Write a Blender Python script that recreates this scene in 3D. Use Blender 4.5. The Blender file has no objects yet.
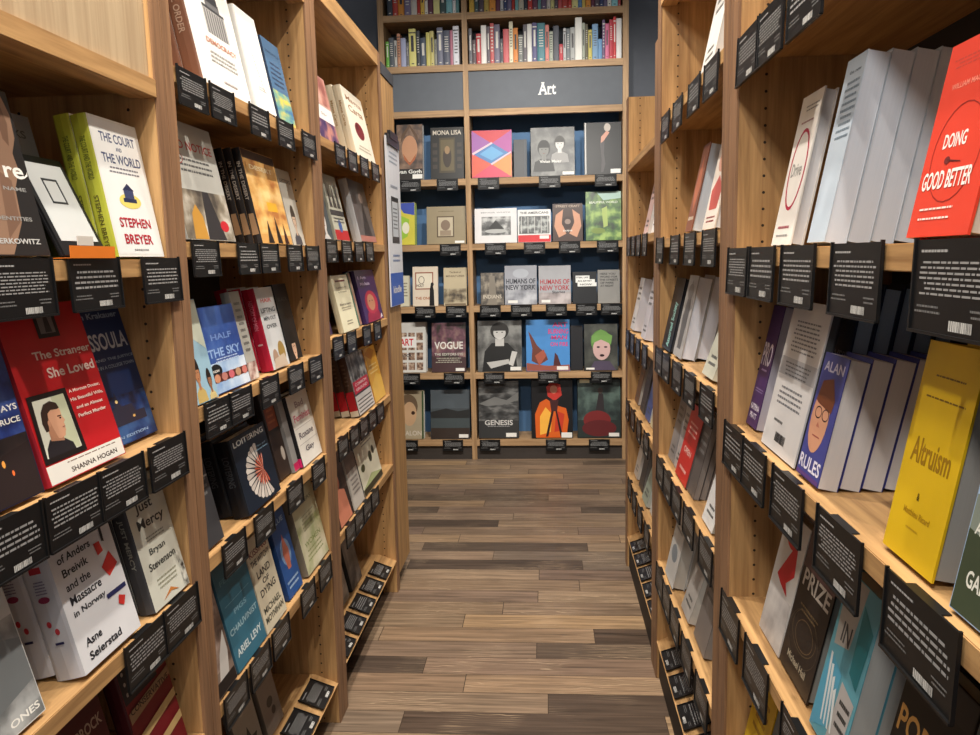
import bpy, bmesh, math, random
from mathutils import Vector, Matrix
random.seed(7)
SC = bpy.context.scene
COL = SC.collection
# ------------------------------------------------------------------ camera
F = 790.6; YAW = .0727; PITCH = .1379; ROLL = -.0216; CZ = 1.5
def cam_basis():
    cy, sy = math.cos(YAW), math.sin(YAW)
    f = Vector((-sy*math.cos(PITCH), cy*math.cos(PITCH), -math.sin(PITCH)))
    r = Vector((cy, sy, 0)); u = r.cross(f)
    c, s = math.cos(ROLL), math.sin(ROLL)
    return r*c + u*s, -r*s + u*c, f
CR, CU, CF = cam_basis()
def proj(P):
    q = Vector(P) - Vector((0, 0, CZ))
    d = q.dot(CF)
    return 490 + F*q.dot(CR)/d, 367.5 - F*q.dot(CU)/d
def ray(px, py): return CR*((px-490)/F) - CU*((py-367.5)/F) + CF
cd = bpy.data.cameras.new('camera'); cam = bpy.data.objects.new('camera', cd); COL.objects.link(cam)
m = Matrix((CR, CU, -CF)).transposed().to_4x4(); m.translation = (0, 0, CZ)
cam.matrix_world = m
cd.sensor_width = 36; cd.lens = F/980*36; cd.clip_start = .05
SC.camera = cam
# ------------------------------------------------------------------ materials
def lin(c): return tuple(((v/255)/12.92 if v/255 <= .04045 else ((v/255+.055)/1.055)**2.4) for v in c) + (1,)
MATS = {}
def newmat(name):
    mt = bpy.data.materials.new(name); mt.use_nodes = True
    nt = mt.node_tree; b = nt.nodes['Principled BSDF']
    return mt, nt, b
def solid(c, rough=.5, spec=.3):
    k = ('s', c, rough)
    if k not in MATS:
        mt, nt, b = newmat('paint_%d_%d_%d' % c)
        b.inputs['Roughness'].default_value = rough
        b.inputs['Specular IOR Level'].default_value = spec
        # faint print / handling mottle
        tc = nt.nodes.new('ShaderNodeTexCoord'); n = nt.nodes.new('ShaderNodeTexNoise'); n.inputs['Scale'].default_value = 14
        mx = nt.nodes.new('ShaderNodeMix'); mx.data_type = 'RGBA'
        l = lin(c)
        mx.inputs[6].default_value = tuple(v*.9 for v in l[:3]) + (1,); mx.inputs[7].default_value = tuple(min(1, v*1.08) for v in l[:3]) + (1,)
        nt.links.new(tc.outputs['Object'], n.inputs['Vector']); nt.links.new(n.outputs['Fac'], mx.inputs[0]); nt.links.new(mx.outputs[2], b.inputs['Base Color'])
        MATS[k] = mt
    return MATS[k]
def photo(c1, c2, c3, scale=18, sx=1, sy=1):
    k = ('p', c1, c2, c3, scale, sx, sy)
    if k not in MATS:
        mt, nt, b = newmat('printed_picture')
        tc = nt.nodes.new('ShaderNodeTexCoord'); mp = nt.nodes.new('ShaderNodeMapping'); mp.inputs['Scale'].default_value = (sx, 1, sy)
        n = nt.nodes.new('ShaderNodeTexNoise'); n.inputs['Scale'].default_value = scale*1.7; n.inputs['Detail'].default_value = 5
        r = nt.nodes.new('ShaderNodeValToRGB'); e = r.color_ramp.elements
        e[0].position = .36; e[0].color = lin(c1); e[1].position = .64; e[1].color = lin(c3)
        x = e.new(.5); x.color = lin(c2)
        nt.links.new(tc.outputs['Object'], mp.inputs['Vector']); nt.links.new(mp.outputs[0], n.inputs['Vector'])
        nt.links.new(n.outputs['Fac'], r.inputs['Fac']); nt.links.new(r.outputs['Color'], b.inputs['Base Color'])
        b.inputs['Roughness'].default_value = .4
        MATS[k] = mt
    return MATS[k]
def wood(name, c1, c2, axis, rough=.5, fine=1.0):
    k = (name, axis)
    if k in MATS: return MATS[k]
    mt, nt, b = newmat(name)
    tc = nt.nodes.new('ShaderNodeTexCoord'); mp = nt.nodes.new('ShaderNodeMapping')
    s = [30*fine]*3; s['xyz'.index(axis)] = 1.6
    mp.inputs['Scale'].default_value = s
    n = nt.nodes.new('ShaderNodeTexNoise'); n.inputs['Scale'].default_value = 1.6; n.inputs['Detail'].default_value = 7; n.inputs['Distortion'].default_value = .35
    n2 = nt.nodes.new('ShaderNodeTexNoise'); n2.inputs['Scale'].default_value = 7; n2.inputs['Detail'].default_value = 3
    ad = nt.nodes.new('ShaderNodeMath'); ad.operation = 'MULTIPLY_ADD'; ad.inputs[1].default_value = .35
    r = nt.nodes.new('ShaderNodeValToRGB'); e = r.color_ramp.elements
    e[0].position = .42; e[0].color = lin(c1); e[1].position = .82; e[1].color = lin(c2)
    oi = nt.nodes.new('ShaderNodeObjectInfo')
    hs = nt.nodes.new('ShaderNodeHueSaturation'); mr = nt.nodes.new('ShaderNodeMapRange'); mr.inputs[3].default_value = .9; mr.inputs[4].default_value = 1.08
    L = nt.links.new
    L(tc.outputs['Object'], mp.inputs['Vector']); L(mp.outputs[0], n.inputs['Vector']); L(mp.outputs[0], n2.inputs['Vector'])
    L(n2.outputs['Fac'], ad.inputs[0]); L(n.outputs['Fac'], ad.inputs[2]); L(ad.outputs[0], r.inputs['Fac'])
    L(oi.outputs['Random'], mr.inputs[0]); L(mr.outputs[0], hs.inputs['Value']); L(r.outputs['Color'], hs.inputs['Color']); L(hs.outputs[0], b.inputs['Base Color'])
    b.inputs['Roughness'].default_value = rough; b.inputs['Specular IOR Level'].default_value = .3
    bp = nt.nodes.new('ShaderNodeBump'); bp.inputs['Strength'].default_value = .12; bp.inputs['Distance'].default_value = .002
    L(n.outputs['Fac'], bp.inputs['Height']); L(bp.outputs[0], b.inputs['Normal'])
    MATS[k] = mt
    return mt
OAK1, OAK2 = (148, 111, 72), (197, 156, 105)
def oak(axis): return wood('oak_veneer', OAK1, OAK2, axis)
def EDGE(): return wood('oak_front_shade', (108, 80, 60), (150, 114, 84), 'z')  # same oak darkened: shade of grazing light painted into the post fronts
def oak_holes(sgn):
    k = ('holes', sgn)
    if k in MATS: return MATS[k]
    mt = oak('z').copy(); mt.name = 'oak_veneer_with_pin_holes'; nt = mt.node_tree; b = nt.nodes['Principled BSDF']; L = nt.links.new
    old = b.inputs['Base Color'].links[0].from_socket
    tc = nt.nodes.new('ShaderNodeTexCoord'); sx = nt.nodes.new('ShaderNodeSeparateXYZ'); L(tc.outputs['Object'], sx.inputs[0])
    def M(op, a, b_=None, c_=None):
        n = nt.nodes.new('ShaderNodeMath'); n.operation = op
        for i, v in enumerate((a, b_, c_)):
            if v is None: continue
            if isinstance(v, (int, float)): n.inputs[i].default_value = v
            else: L(v, n.inputs[i])
        return n.outputs[0]
    ax = M('ABSOLUTE', sx.outputs['X'])
    dx = M('MINIMUM', M('ABSOLUTE', M('SUBTRACT', ax, .055)), M('ABSOLUTE', M('SUBTRACT', ax, .26)))
    dz = M('SUBTRACT', M('MODULO', sx.outputs['Z'], .032), .016)
    d2 = M('ADD', M('MULTIPLY', dx, dx), M('MULTIPLY', dz, dz))
    f = M('LESS_THAN', d2, .0028*.0028)
    mx = nt.nodes.new('ShaderNodeMix'); mx.data_type = 'RGBA'; mx.inputs[7].default_value = lin((44, 34, 26))
    L(f, mx.inputs[0]); L(old, mx.inputs[6]); L(mx.outputs[2], b.inputs['Base Color'])
    MATS[k] = mt
    return mt
def oakpale(axis): return wood('pale_oak_veneer', (170, 146, 116), (196, 174, 142), axis)
def pages(c=(226, 222, 210)):
    k = ('pg', c)
    if k not in MATS:
        mt, nt, b = newmat('paper_edges')
        tc = nt.nodes.new('ShaderNodeTexCoord'); w = nt.nodes.new('ShaderNodeTexNoise'); mp = nt.nodes.new('ShaderNodeMapping')
        mp.inputs['Scale'].default_value = (3, 900, 3); w.inputs['Scale'].default_value = 1
        mx = nt.nodes.new('ShaderNodeMix'); mx.data_type = 'RGBA'; l = lin(c)
        mx.inputs[6].default_value = tuple(v*.86 for v in l[:3]) + (1,); mx.inputs[7].default_value = l
        nt.links.new(tc.outputs['Object'], mp.inputs['Vector']); nt.links.new(mp.outputs[0], w.inputs['Vector'])
        nt.links.new(w.outputs['Fac'], mx.inputs[0]); nt.links.new(mx.outputs[2], b.inputs['Base Color'])
        b.inputs['Roughness'].default_value = .8
        MATS[k] = mt
    return MATS[k]
BLACK = (22, 22, 23)
SLATE = (62, 66, 72)
# ------------------------------------------------------------------ mesh helpers
def link(name, me, parent=None):
    o = bpy.data.objects.new(name, me); COL.objects.link(o)
    if parent: o.parent = parent
    return o
class MB:
    def __init__(s): s.v = []; s.f = []; s.mi = []; s.mats = []
    def m(s, mat):
        if mat not in s.mats: s.mats.append(mat)
        return s.mats.index(mat)
    def quad(s, pts, mat=None):
        b = len(s.v); s.v += [tuple(p) for p in pts]; s.f.append(tuple(range(b, b+len(pts)))); s.mi.append(s.m(mat) if mat else 0)
    def box(s, x0, x1, y0, y1, z0, z1, mat=None):
        x0, x1 = sorted((x0, x1)); y0, y1 = sorted((y0, y1)); z0, z1 = sorted((z0, z1))
        b = len(s.v)
        s.v += [(x0,y0,z0),(x1,y0,z0),(x1,y1,z0),(x0,y1,z0),(x0,y0,z1),(x1,y0,z1),(x1,y1,z1),(x0,y1,z1)]
        for q in ((0,3,2,1),(4,5,6,7),(0,1,5,4),(1,2,6,5),(2,3,7,6),(3,0,4,7)):
            s.f.append(tuple(b+i for i in q)); s.mi.append(s.m(mat) if mat else 0)
    def build(s, name, mat=None, parent=None, bevel=0):
        me = bpy.data.meshes.new(name); me.from_pydata(s.v, [], s.f)
        for mt in (s.mats or [mat]): me.materials.append(mt)
        if s.mats: me.polygons.foreach_set('material_index', s.mi)
        if bevel:
            bm = bmesh.new(); bm.from_mesh(me)
            bmesh.ops.bevel(bm, geom=bm.edges[:], offset=bevel, segments=2, affect='EDGES', clamp_overlap=True)
            bm.to_mesh(me); bm.free()
        me.update()
        return link(name, me, parent)
def empty(name, loc, label, cat, group=None, rot=(0,0,0)):
    o = bpy.data.objects.new(name, None); COL.objects.link(o); o.empty_display_size = .05
    o.location = loc; o.rotation_euler = rot
    o['label'] = label; o['category'] = cat
    if group: o['group'] = group
    return o
def copy_tree(o, parent=None):
    c = o.copy(); COL.objects.link(c)
    if parent: c.parent = parent
    for ch in [x for x in KIDS.get(o.name, [])]: copy_tree(ch, c)
    return c
KIDS = {}
TXT = {}
def text_poly(s):
    if s in TXT: return TXT[s]
    cu = bpy.data.curves.new('t', 'FONT'); cu.body = s; cu.resolution_u = 3; cu.offset = .02
    ob = bpy.data.objects.new('t', cu); COL.objects.link(ob)
    dg = bpy.context.evaluated_depsgraph_get()
    me = bpy.data.meshes.new_from_object(ob.evaluated_get(dg))
    vs = [v.co.copy() for v in me.vertices]; fs = [tuple(p.vertices) for p in me.polygons]
    bpy.data.objects.remove(ob); bpy.data.curves.remove(cu); bpy.data.meshes.remove(me)
    x0 = min(v.x for v in vs); x1 = max(v.x for v in vs); y0 = min(v.y for v in vs); y1 = max(v.y for v in vs)
    n = [((v.x-x0)/(x1-x0)-.5, (v.y-y0)/(y1-y0)-.5) for v in vs]
    TXT[s] = (n, fs); return TXT[s]
def el_polys(e, w, h):
    """element -> list of polygons in cover metres (u right, v up)"""
    k = e[0]; out = []
    if k == 'T':
        _, s, u, v, ww, hh, c = e[:7]; rot = e[7] if len(e) > 7 else 0
        n, fs = text_poly(s)
        cr, sr = math.cos(math.radians(rot)), math.sin(math.radians(rot))
        W, H = (ww*w, hh*h) if rot % 180 == 0 else (ww*h, hh*w)
        P = [(u*w + a*W*cr - b*H*sr, v*h + a*W*sr + b*H*cr) for a, b in n]
        out = [[P[i] for i in f] for f in fs]
    elif k == 'R':
        _, a, b, c_, d, c = e[:6]; out = [[(a*w, b*h), (c_*w, b*h), (c_*w, d*h), (a*w, d*h)]]
    elif k == 'N':
        a, b, c_, d = e[1:5]; out = [[(a*w, b*h), (c_*w, b*h), (c_*w, d*h), (a*w, d*h)]]
    elif k == 'P':
        out = [[(a*w, b*h) for a, b in e[1]]]
    elif k == 'E':
        _, u, v, ru, rv, c = e[:6]
        out = [[(u*w + ru*w*math.cos(t*math.pi/10), v*h + rv*h*math.sin(t*math.pi/10)) for t in range(20)]]
    elif k == 'O':     # ring
        _, u, v, ru, rv, th, c = e[:7]
        for t in range(24):
            a0, a1 = t*math.pi/12, (t+1)*math.pi/12
            f = lambda a, q: (u*w + (ru*w - q)*math.cos(a), v*h + (rv*h - q)*math.sin(a))
            out.append([f(a0, 0), f(a1, 0), f(a1, th), f(a0, th)])
    elif k == 'L':     # lines of small print
        _, u0, v0, u1, v1, nl, c = e[:7]
        rr = random.Random(int(1000*(u0+v0*3+nl)))
        for i in range(nl):
            vv = v1 - (v1-v0)*(i+.5)/nl; th = (v1-v0)/nl*.2
            cen = rr.uniform(0, .12)*(u1-u0); x = u0 + cen; lim = u1 - cen
            while x < lim:
                l = min(rr.uniform(.03, .12)*(u1-u0), lim-x)
                out.append([(x*w, (vv-th)*h), ((x+l)*w, (vv-th)*h), ((x+l)*w, (vv+th)*h), (x*w, (vv+th)*h)])
                x += l + .018*(u1-u0)
    elif k == 'B':     # barcode
        _, u0, v0, u1, v1, c = e[:6]
        rr = random.Random(5); x = u0; d = (u1-u0)/26
        while x < u1:
            l = d*rr.choice((.6, 1, 1.6)); out.append([(x*w, v0*h), (min(x+l, u1)*w, v0*h), (min(x+l, u1)*w, v1*h), (x*w, v1*h)]); x += l + d*rr.choice((.4, .7))
    return out
ELNAME = {'T': 'title', 'R': 'printed_band', 'N': 'picture', 'P': 'picture', 'E': 'picture', 'O': 'printed_ring', 'L': 'small_print', 'B': 'barcode'}
def decorate(els, w, h, parent, mapf, base=.00018):
    """flat print elements, gathered by kind, each layer a hair above the last"""
    groups = {}
    for i, e in enumerate(els):
        nm = ELNAME[e[0]]
        if e[-1] == 'sticker': nm = 'sticker'; e = e[:-1]
        mat = photo(*e[5:]) if e[0] == 'N' else solid(e[6] if e[0] in 'TOL' else e[2] if e[0] == 'P' else e[5], .4)
        if e[0] == 'T': nm = ('title' if 'title' not in [k[0] for k in groups] else 'cover_lettering', i)
        else: nm = (nm, 0)
        g = groups.setdefault(nm, MB())
        off = base + i*.00006
        for p in el_polys(e, w, h): g.quad([mapf(min(max(a, .0015), w-.0015), min(max(b, .0015), h-.0015), off) for a, b in p], mat)
    out = []
    for nm, g in groups.items(): out.append(g.build(nm[0], None, parent))
    return out
# ------------------------------------------------------------------ books
ORD = ['', 'second', 'third', 'fourth', 'fifth', 'sixth', 'seventh', 'eighth']
def make_book(w, h, t, cov, spine, els, spels, soft, pcol):
    """book standing upright; local x = width, y = into thickness, z = height"""
    root = bpy.data.objects.new('book', None); COL.objects.link(root); root.empty_display_size = .03
    kids = []
    c = .0012 if soft else .0028; e = .0 if soft else .003
    mb = MB(); mc = solid(cov, .38) if not isinstance(cov, list) else photo(*cov); ms = solid(spine, .4)
    mb.box(0, w, 0, c, 0, h, mc); mb.box(0, w, t-c, t, 0, h, ms)
    # rounded spine
    pts = [(0, 0), (-.0015, t*.12), (-.0028, t*.5), (-.0015, t*.88), (0, t), (c, t-.0004), (c, .0004)]
    b0 = [(x, y, 0) for x, y in pts]; b1 = [(x, y, h) for x, y in pts]
    mb.quad(list(reversed(b0)), ms); mb.quad(b1, ms)
    for i in range(len(pts)):
        j = (i+1) % len(pts); mb.quad([b0[j], b0[i], b1[i], b1[j]], ms)
    kids.append(mb.build('cover', None, root))
    pb = MB(); pb.box(c, w-e-.0006, c, t-c, e, h-e-(.0006 if soft else 0)); kids.append(pb.build('page_block', pages(pcol), root))
    fr = decorate(els, w, h, root, lambda a, b, o: (a, -o, b))
    sp = decorate(spels, t, h, root, lambda a, b, o: (-.0031-o, t-a, b)) if spels else []
    for s in sp: s.name = 'spine_' + s.name.split('.')[0]
    KIDS[root.name] = kids + sp
    return root, kids + fr + sp
BOOKN = 0
def place_stack(loc, rotz, w, h, t, n, lean, cov, spine, els, phrase, spels=(), soft=False, pcol=(226,222,210), group=None, maxdepth=.29, cat='book'):
    global BOOKN
    lr = math.radians(lean)
    root, kids = make_book(w, h, t, cov, spine, els, spels, soft, pcol)
    step = t/math.cos(lr) + .0008
    fwd = Vector((-math.sin(rotz), math.cos(rotz), 0))
    g = group or (('copies of the ' + phrase) if n > 1 else None)
    for i in range(n):
        o = root if i == 0 else copy_tree(root)
        o.rotation_mode = 'XYZ'
        o.rotation_euler = (-lr, 0, rotz)
        o.location = Vector(loc) + fwd*(step*i) + Vector((0, 0, t*math.sin(lr) + .0005))
        o['category'] = cat
        o['label'] = phrase if i == 0 else '%s copy behind the %s' % (ORD[i], phrase)
        if g: o['group'] = g
        BOOKN += 1
def bis(f, lo, hi):
    a = f(lo)
    for _ in range(50):
        m_ = (lo+hi)/2
        if a*f(m_) <= 0: hi = m_
        else: lo = m_
    return (lo+hi)/2
XL, XR, YB = -.687, .3746, 5.766
def y_at(px, X, Z): return bis(lambda Y: proj((X, Y, Z))[0]-px, .35, 6.5)
def x_at(px, Y, Z): return bis(lambda X: proj((X, Y, Z))[0]-px, -2, 2)
class Case: pass
CASES = {}
def bk(case, shelf, xl, xr, top, cov, spine, els, phrase, n=1, t=.024, inset=.03, lean=12, spels=(), soft=False, pcol=(226,222,210), cat='book'):
    c = CASES[case]; z = c.z[shelf]; lr = math.radians(lean)
    if c.side == 'L' and case in 'BC' and .02 <= inset < .09: inset -= .016
    dz = t*math.sin(lr)
    if c.side == 'B':
        Y = YB + inset; x0 = x_at(xl, Y, z+dz); x1 = x_at(xr, Y, z+dz)
        lo, hi = (-1.116, -.571) if xl < 465 else (-.526, .544)
        x0, x1 = max(x0, lo), min(x1, hi); w = x1-x0
        base = Vector((x0, Y, z)); rz = 0; back = Vector((0, 1, 0))
    else:
        X = XL - inset if c.side == 'L' else XR + inset
        a = xl if isinstance(xl, tuple) else None
        ya = xl[0] if a else y_at(xl, X, z+dz); yb = xl[1] if a else y_at(xr, X, z+dz)
        lim0, lim1 = c.open[0]+.006, c.open[1]-.006
        ya, yb = min(max(ya, lim0), lim1), min(max(yb, lim0), lim1)
        w = abs(yb-ya); base = Vector((X, ya, z))
        rz = math.pi/2 if c.side == 'L' else -math.pi/2
        back = Vector((-1 if c.side == 'L' else 1, 0, 0))
    if top < 2: h = top
    else:
        h = bis(lambda H: proj(base + Vector((0, 0, dz)) + back*(math.sin(lr)*H) + Vector((0, 0, math.cos(lr)*H)))[1]-top, .03, .7)
    h = min(h, (c.zt.get(shelf, 9)-z-.012-dz)/math.cos(lr))
    dep = inset + n*(t/math.cos(lr)+.0008) + h*math.sin(lr)
    if dep > (.296 if c.side == 'B' else .305): print('DEEP', case, shelf, phrase, round(dep, 3)); n = max(1, n-int((dep-.295)/t+1))
    wc = len(phrase.split())
    if wc + (4 if n > 1 else 0) > 16 or wc < 4: print('WORDS', wc, n, phrase)
    place_stack(base, rz, w, h, t, n, lean, cov, spine, els, phrase, spels, soft, pcol, cat=cat)
# ------------------------------------------------------------------ review cards
def card_mesh(var, w, h, parent, mapf):
    rr = random.Random(var)
    nl = (6, 5, 4, 7)[var]
    els = [('L', .05, .86, .45, .93, 1, (165,165,165)), ('L', .06, .40, .94, .80, nl, (150,150,150)),
           ('L', .05, .20, .38,   .32, 2, (112,112,112)), ('L', .72, .20, .93, .32, 2, (112,112,112)), ('B', .50, .06, .76, .17, (205,205,202))]
    d = decorate(els, w, h, parent, mapf)
    return d
CARD = {}
TW, TH = .125, .072
def proto_card(var, tw, TH=TH, lip=True):
    root = bpy.data.objects.new('review_card', None); root.empty_display_size = .02
    COL.objects.link(root)
    mb = MB(); mb.box(-tw/2, tw/2, 0, .0022, -TH, .0018); 
    if lip: mb.box(-tw/2+.04, tw/2-.04, .0022, .013, .0006, .0014)
    mb.box(-tw/2-.0015, -tw/2+.0015, -.002, .0022, -TH, .004); mb.box(tw/2-.0015, tw/2+.0015, -.002, .0022, -TH, .004); mb.box(-tw/2, tw/2, -.003, .0022, -TH-.0015, -TH+.0015)
    a = mb.build('card_holder', solid(BLACK, .35), root)
    k = card_mesh(var, tw, TH, root, lambda u, v, o: (u-tw/2, -o, v-TH))
    KIDS[root.name] = [a] + k
    return root
USED = set()
def card(loc, rx, rz, label, group, var=0, tw=TW, th=TH, lip=True):
    k = (var, tw, th, lip)
    if k not in CARD:
        CARD[k] = proto_card(var, tw, th, lip); o = CARD[k]
    else: o = copy_tree(CARD[k])
    o.location = loc; o.rotation_euler = (rx, 0, rz); o['label'] = label; o['category'] = 'card'; o['group'] = group
    return o
NUM = ['first','second','third','fourth','fifth','sixth','seventh','eighth','ninth']
LOWER = {}
def cards(case, shelf, pxs, tw=TW, th=TH):
    c = CASES[case]; z = c.z[shelf]
    vis = len(pxs)
    for i, px in enumerate(pxs):
        if c.side == 'B':
            x = x_at(px, YB, z) + tw/2; loc = (x, YB-.003, z+.0005); rz = 0; rx = -.03
        else:
            X = c.face; y = y_at(px, X, z)
            y += tw/2 if c.side == 'L' else -tw/2
            y = min(max(y, c.open[0]+tw/2-.034), c.open[1]-tw/2+.034)
            if c.side == 'L': rz = math.pi/2; loc = (X+.0032, y, z+.0006)
            else: rz = -math.pi/2; loc = (X-.0032, y, z+.0006)
            rx = -.03
        loc = (loc[0], loc[1], loc[2]-LOWER.get((case, shelf, i), 0))
        lab = 'black review card, %s from left, %s shelf edge, %s bookcase' % (NUM[i], c.names[shelf], c.name)
        card(loc, rx, rz, lab, 'review cards on the shelf edges', (i*7+shelf*3) % 4, tw, th, (case, shelf, i) not in LOWER)
def deck_cards(case, n, y0, pitch):
    c = CASES[case]; s = -1 if c.side == 'L' else 1
    z = c.z[max(c.z)]
    for i in range(n):
        y = y0 + i*pitch
        loc = (c.face + s*.078, y, z+.0065)
        card(loc, -math.radians(70), math.pi/2 if c.side == 'L' else -math.pi/2,
             'black card on the sloped base ledge, %s bookcase, %s from its near end' % (c.name, NUM[i]), 'review cards on the base ledges', i % 4, .125, .078, False)
# ------------------------------------------------------------------ bookcases
DEPTH = .32
def side_case(key, side, y0, y1, pp, zs, top, name, header=None, topboard=True, ztop=None, open_top=False):
    """zs: shelf top heights, index 0 highest; last one is the base deck"""
    c = Case(); c.side = side; c.face = XL if side == 'L' else XR; pa, pb = pp; c.open = (y0+pa, y1-pb); c.name = name
    c.z = dict(zs); ks = sorted(c.z)
    c.zt = {}
    for k in ks: c.zt[k] = (c.z[k-1]-.03) if (k-1) in c.z else (top-.06 if not open_top else 9)
    if header: c.zt[ks[0]] = header-.002
    nm = ['top', 'second', 'third', 'fourth', 'fifth', 'lowest', 'bottom']
    c.names = {k: nm[k] for k in ks}
    CASES[key] = c
    s = -1 if side == 'L' else 1
    fx = c.face
    root = empty('bookcase', (fx, y0, 0), 'oak bookcase %s' % name_long(name), 'bookcase', 'oak bookcases lining the aisle')
    def part(nm_, mat, boxes, bev=.0012, parent=root):
        mb = MB()
        for b in boxes: mb.box(s*b[0], s*b[1], b[2], b[3], b[4], b[5])
        return mb.build(nm_, mat, parent, bev)
    L = y1-y0
    for a, b in ((0, pa), (L-pb, L)):
        sp = part('side_panel', oak_holes(s), [(.005, DEPTH, a, b-.0008 if b < L else b-.001, 0, top)])
        part('front_shade_strip', EDGE(), [(0, .0049, a, b-.0008 if b < L else b-.001, 0, top)], .0008, sp)  # thin strip carrying the painted shade on the panel's front face
    part('back_panel', solid((58, 56, 54), .8), [(DEPTH-.012, DEPTH, pa, L-pb, .1, top-.03)], 0)
    for k in ks[:-1]:
        z = c.z[k]
        part('shelf', oak('y'), [(0.0008, DEPTH-.013, pa, L-pb, z-.030, z)])
    zd = c.z[ks[-1]]
    part('base_deck', oak('y'), [(.08, DEPTH-.013, pa, L-pb, zd-.02, zd)])
    # sloped ledge in front of the deck
    mb = MB(); zz = zd-.03
    A = [(s*.002, 0, zz), (s*.08, 0, zd), (s*.08, 0, zd-.02), (s*.012, 0, zz-.016)]
    a_ = [(x, pa, z) for x, _, z in A]; b_ = [(x, L-pb, z) for x, _, z in A]
    mb.quad(a_); mb.quad(list(reversed(b_)))
    for i in range(4): j = (i+1) % 4; mb.quad([a_[i], b_[i], b_[j], a_[j]])
    mb.build('sloped_ledge', oak('y'), root)
    kick = .07 if side == 'L' else .012
    part('toe_kick', solid((52, 44, 38), .7), [(kick, kick+.015, pa, L-pb, 0, zz-.002)], 0)
    if header:
        part('header_panel', oakpale('z'), [(.012, .03, pa, L-pb, header+.032, top-.001)], 0)
        part('header_rail', oak('y'), [(0, .05, pa, L-pb, header, header+.032)])
        part('header_soffit', oak('y'), [(.05, DEPTH-.013, pa, L-pb, header+.01, header+.03)])
    elif not open_top:
        part('top_board', oak('y'), [(0, DEPTH, pa, L-pb, top-.06, top)])
    return root
def name_long(n):
    return {'near left': 'nearest on the left with pale header panel', 'middle left': 'second along the left side of the aisle', 'far left': 'farthest on the left, lower than its neighbour',
            'near right': 'nearest on the right side', 'middle right': 'second along the right side of the aisle', 'far right': 'farthest on the right, low and open topped'}[n]
side_case('A', 'L', .42, 1.453, (.05, .037), {1: 1.51, 2: 1.185, 3: .885, 4: .575, 5: .17}, 2.75, 'near left', header=1.794)
side_case('B', 'L', 1.453, 2.415, (.037, .05), {0: 1.868, 1: 1.543, 2: 1.218, 3: .908, 4: .588, 5: .17}, 2.75, 'middle left', header=2.24)
side_case('C', 'L', 2.415, 3.435, (.05, .05), {0: 1.885, 1: 1.565, 2: 1.25, 3: .915, 4: .60, 5: .18}, 2.36, 'far left')
side_case('N', 'R', .56, 1.69, (.065, .065), {0: 1.90, 1: 1.506, 2: 1.15, 3: .778, 4: .42, 5: .15}, 2.75, 'near right', header=2.3)
side_case('E', 'R', 1.69, 2.745, (.065, .065), {0: 1.925, 1: 1.55, 2: 1.187, 3: .82, 4: .44, 5: .17}, 2.75, 'middle right', header=2.28)
side_case('D', 'R', 2.745, 3.774, (.065, .065), {0: 1.90, 1: 1.575, 2: 1.155, 3: .825, 4: .473, 5: .18}, 2.2, 'far right', open_top=True)
# end unit on the left, seen from its side
r = empty('bookcase', (-.687, 3.437, 0), 'oak end bookcase turned to face the art wall, seen side on at the aisle corner', 'bookcase')
def bx(nm, mat, b, parent=r, bev=.0012):
    mb = MB(); mb.box(*b); return mb.build(nm, mat, parent, bev)
bx('side_panel', oak('z'), (-.03, 0, 0, .27, .07, 2.28)); bx('side_panel', oak('z'), (-.93, -.90, 0, .27, .07, 2.28))
bx('back_panel', oak('z'), (-.90, -.03, 0, .015, .07, 2.28)); bx('top_cap', solid((74, 76, 82), .6), (-.93, 0.004, 0, .272, 2.28, 2.33))
bx('toe_kick', solid((52, 44, 38), .7), (-.90, -.035, .02, .25, 0, .07))
for z in (.2, .6, 1.0, 1.4, 1.8): bx('shelf', oak('x'), (-.90, -.03, .015, .27, z-.03, z))
# ------------------------------------------------------------------ art wall bookcase
c = Case(); c.side = 'B'; c.name = 'art wall'; c.face = YB
c.z = {0: 3.195, 1: 2.85, 2: 2.065, 3: 1.602, 4: 1.152, 5: .658, 6: .15}
c.zt = {0: 3.6, 1: 3.15, 2: 2.5, 3: 2.02, 4: 1.557, 5: 1.107, 6: .613}
c.names = {2: 'top', 3: 'second', 4: 'third', 5: 'fourth', 6: 'bottom'}
CASES['W'] = c
wr = empty('bookcase', (-.28, YB, 0), 'wide oak bookcase with blue back and grey fascia across the far end of the aisle', 'bookcase')
X0, XC0, XC1, X1, XE = -.84, -.287, -.25, .828, .868     # local x (root at -.28)
def wb(nm, mat, b, bev=.0012, parent=wr):
    mb = MB(); mb.box(*b); return mb.build(nm, mat, parent, bev)
oz, ox = wood('oak_far', (146, 114, 80), (192, 156, 116), 'z'), wood('oak_far', (146, 114, 80), (192, 156, 116), 'x')
for a, b in ((X0-.04, X0), (XC0, XC1), (X1, XE)): wb('upright', oz, (a, b, 0, .32, 0, 3.62))
blue = solid((84, 120, 160), .6)
for a, b in ((X0, XC0), (XC1, X1)):
    wb('back_panel', blue, (a, b, .30, .318, .1, 2.83), 0)
    wb('back_panel', solid(SLATE, .7), (a, b, .30, .318, 2.84, 3.6), 0)
    for k, z in c.z.items(): wb('shelf', ox, (a, b, .001, .30, z-.045, z))
    wb('fascia', solid((98, 103, 110), .55), (a, b, .02, .04, 2.545, 2.803), 0)
    wb('fascia_lip', ox, (a, b, .02, .06, 2.50, 2.545))
    wb('plinth', solid((66, 60, 56), .6), (a, b, .02, .04, 0, .103), 0)
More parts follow.
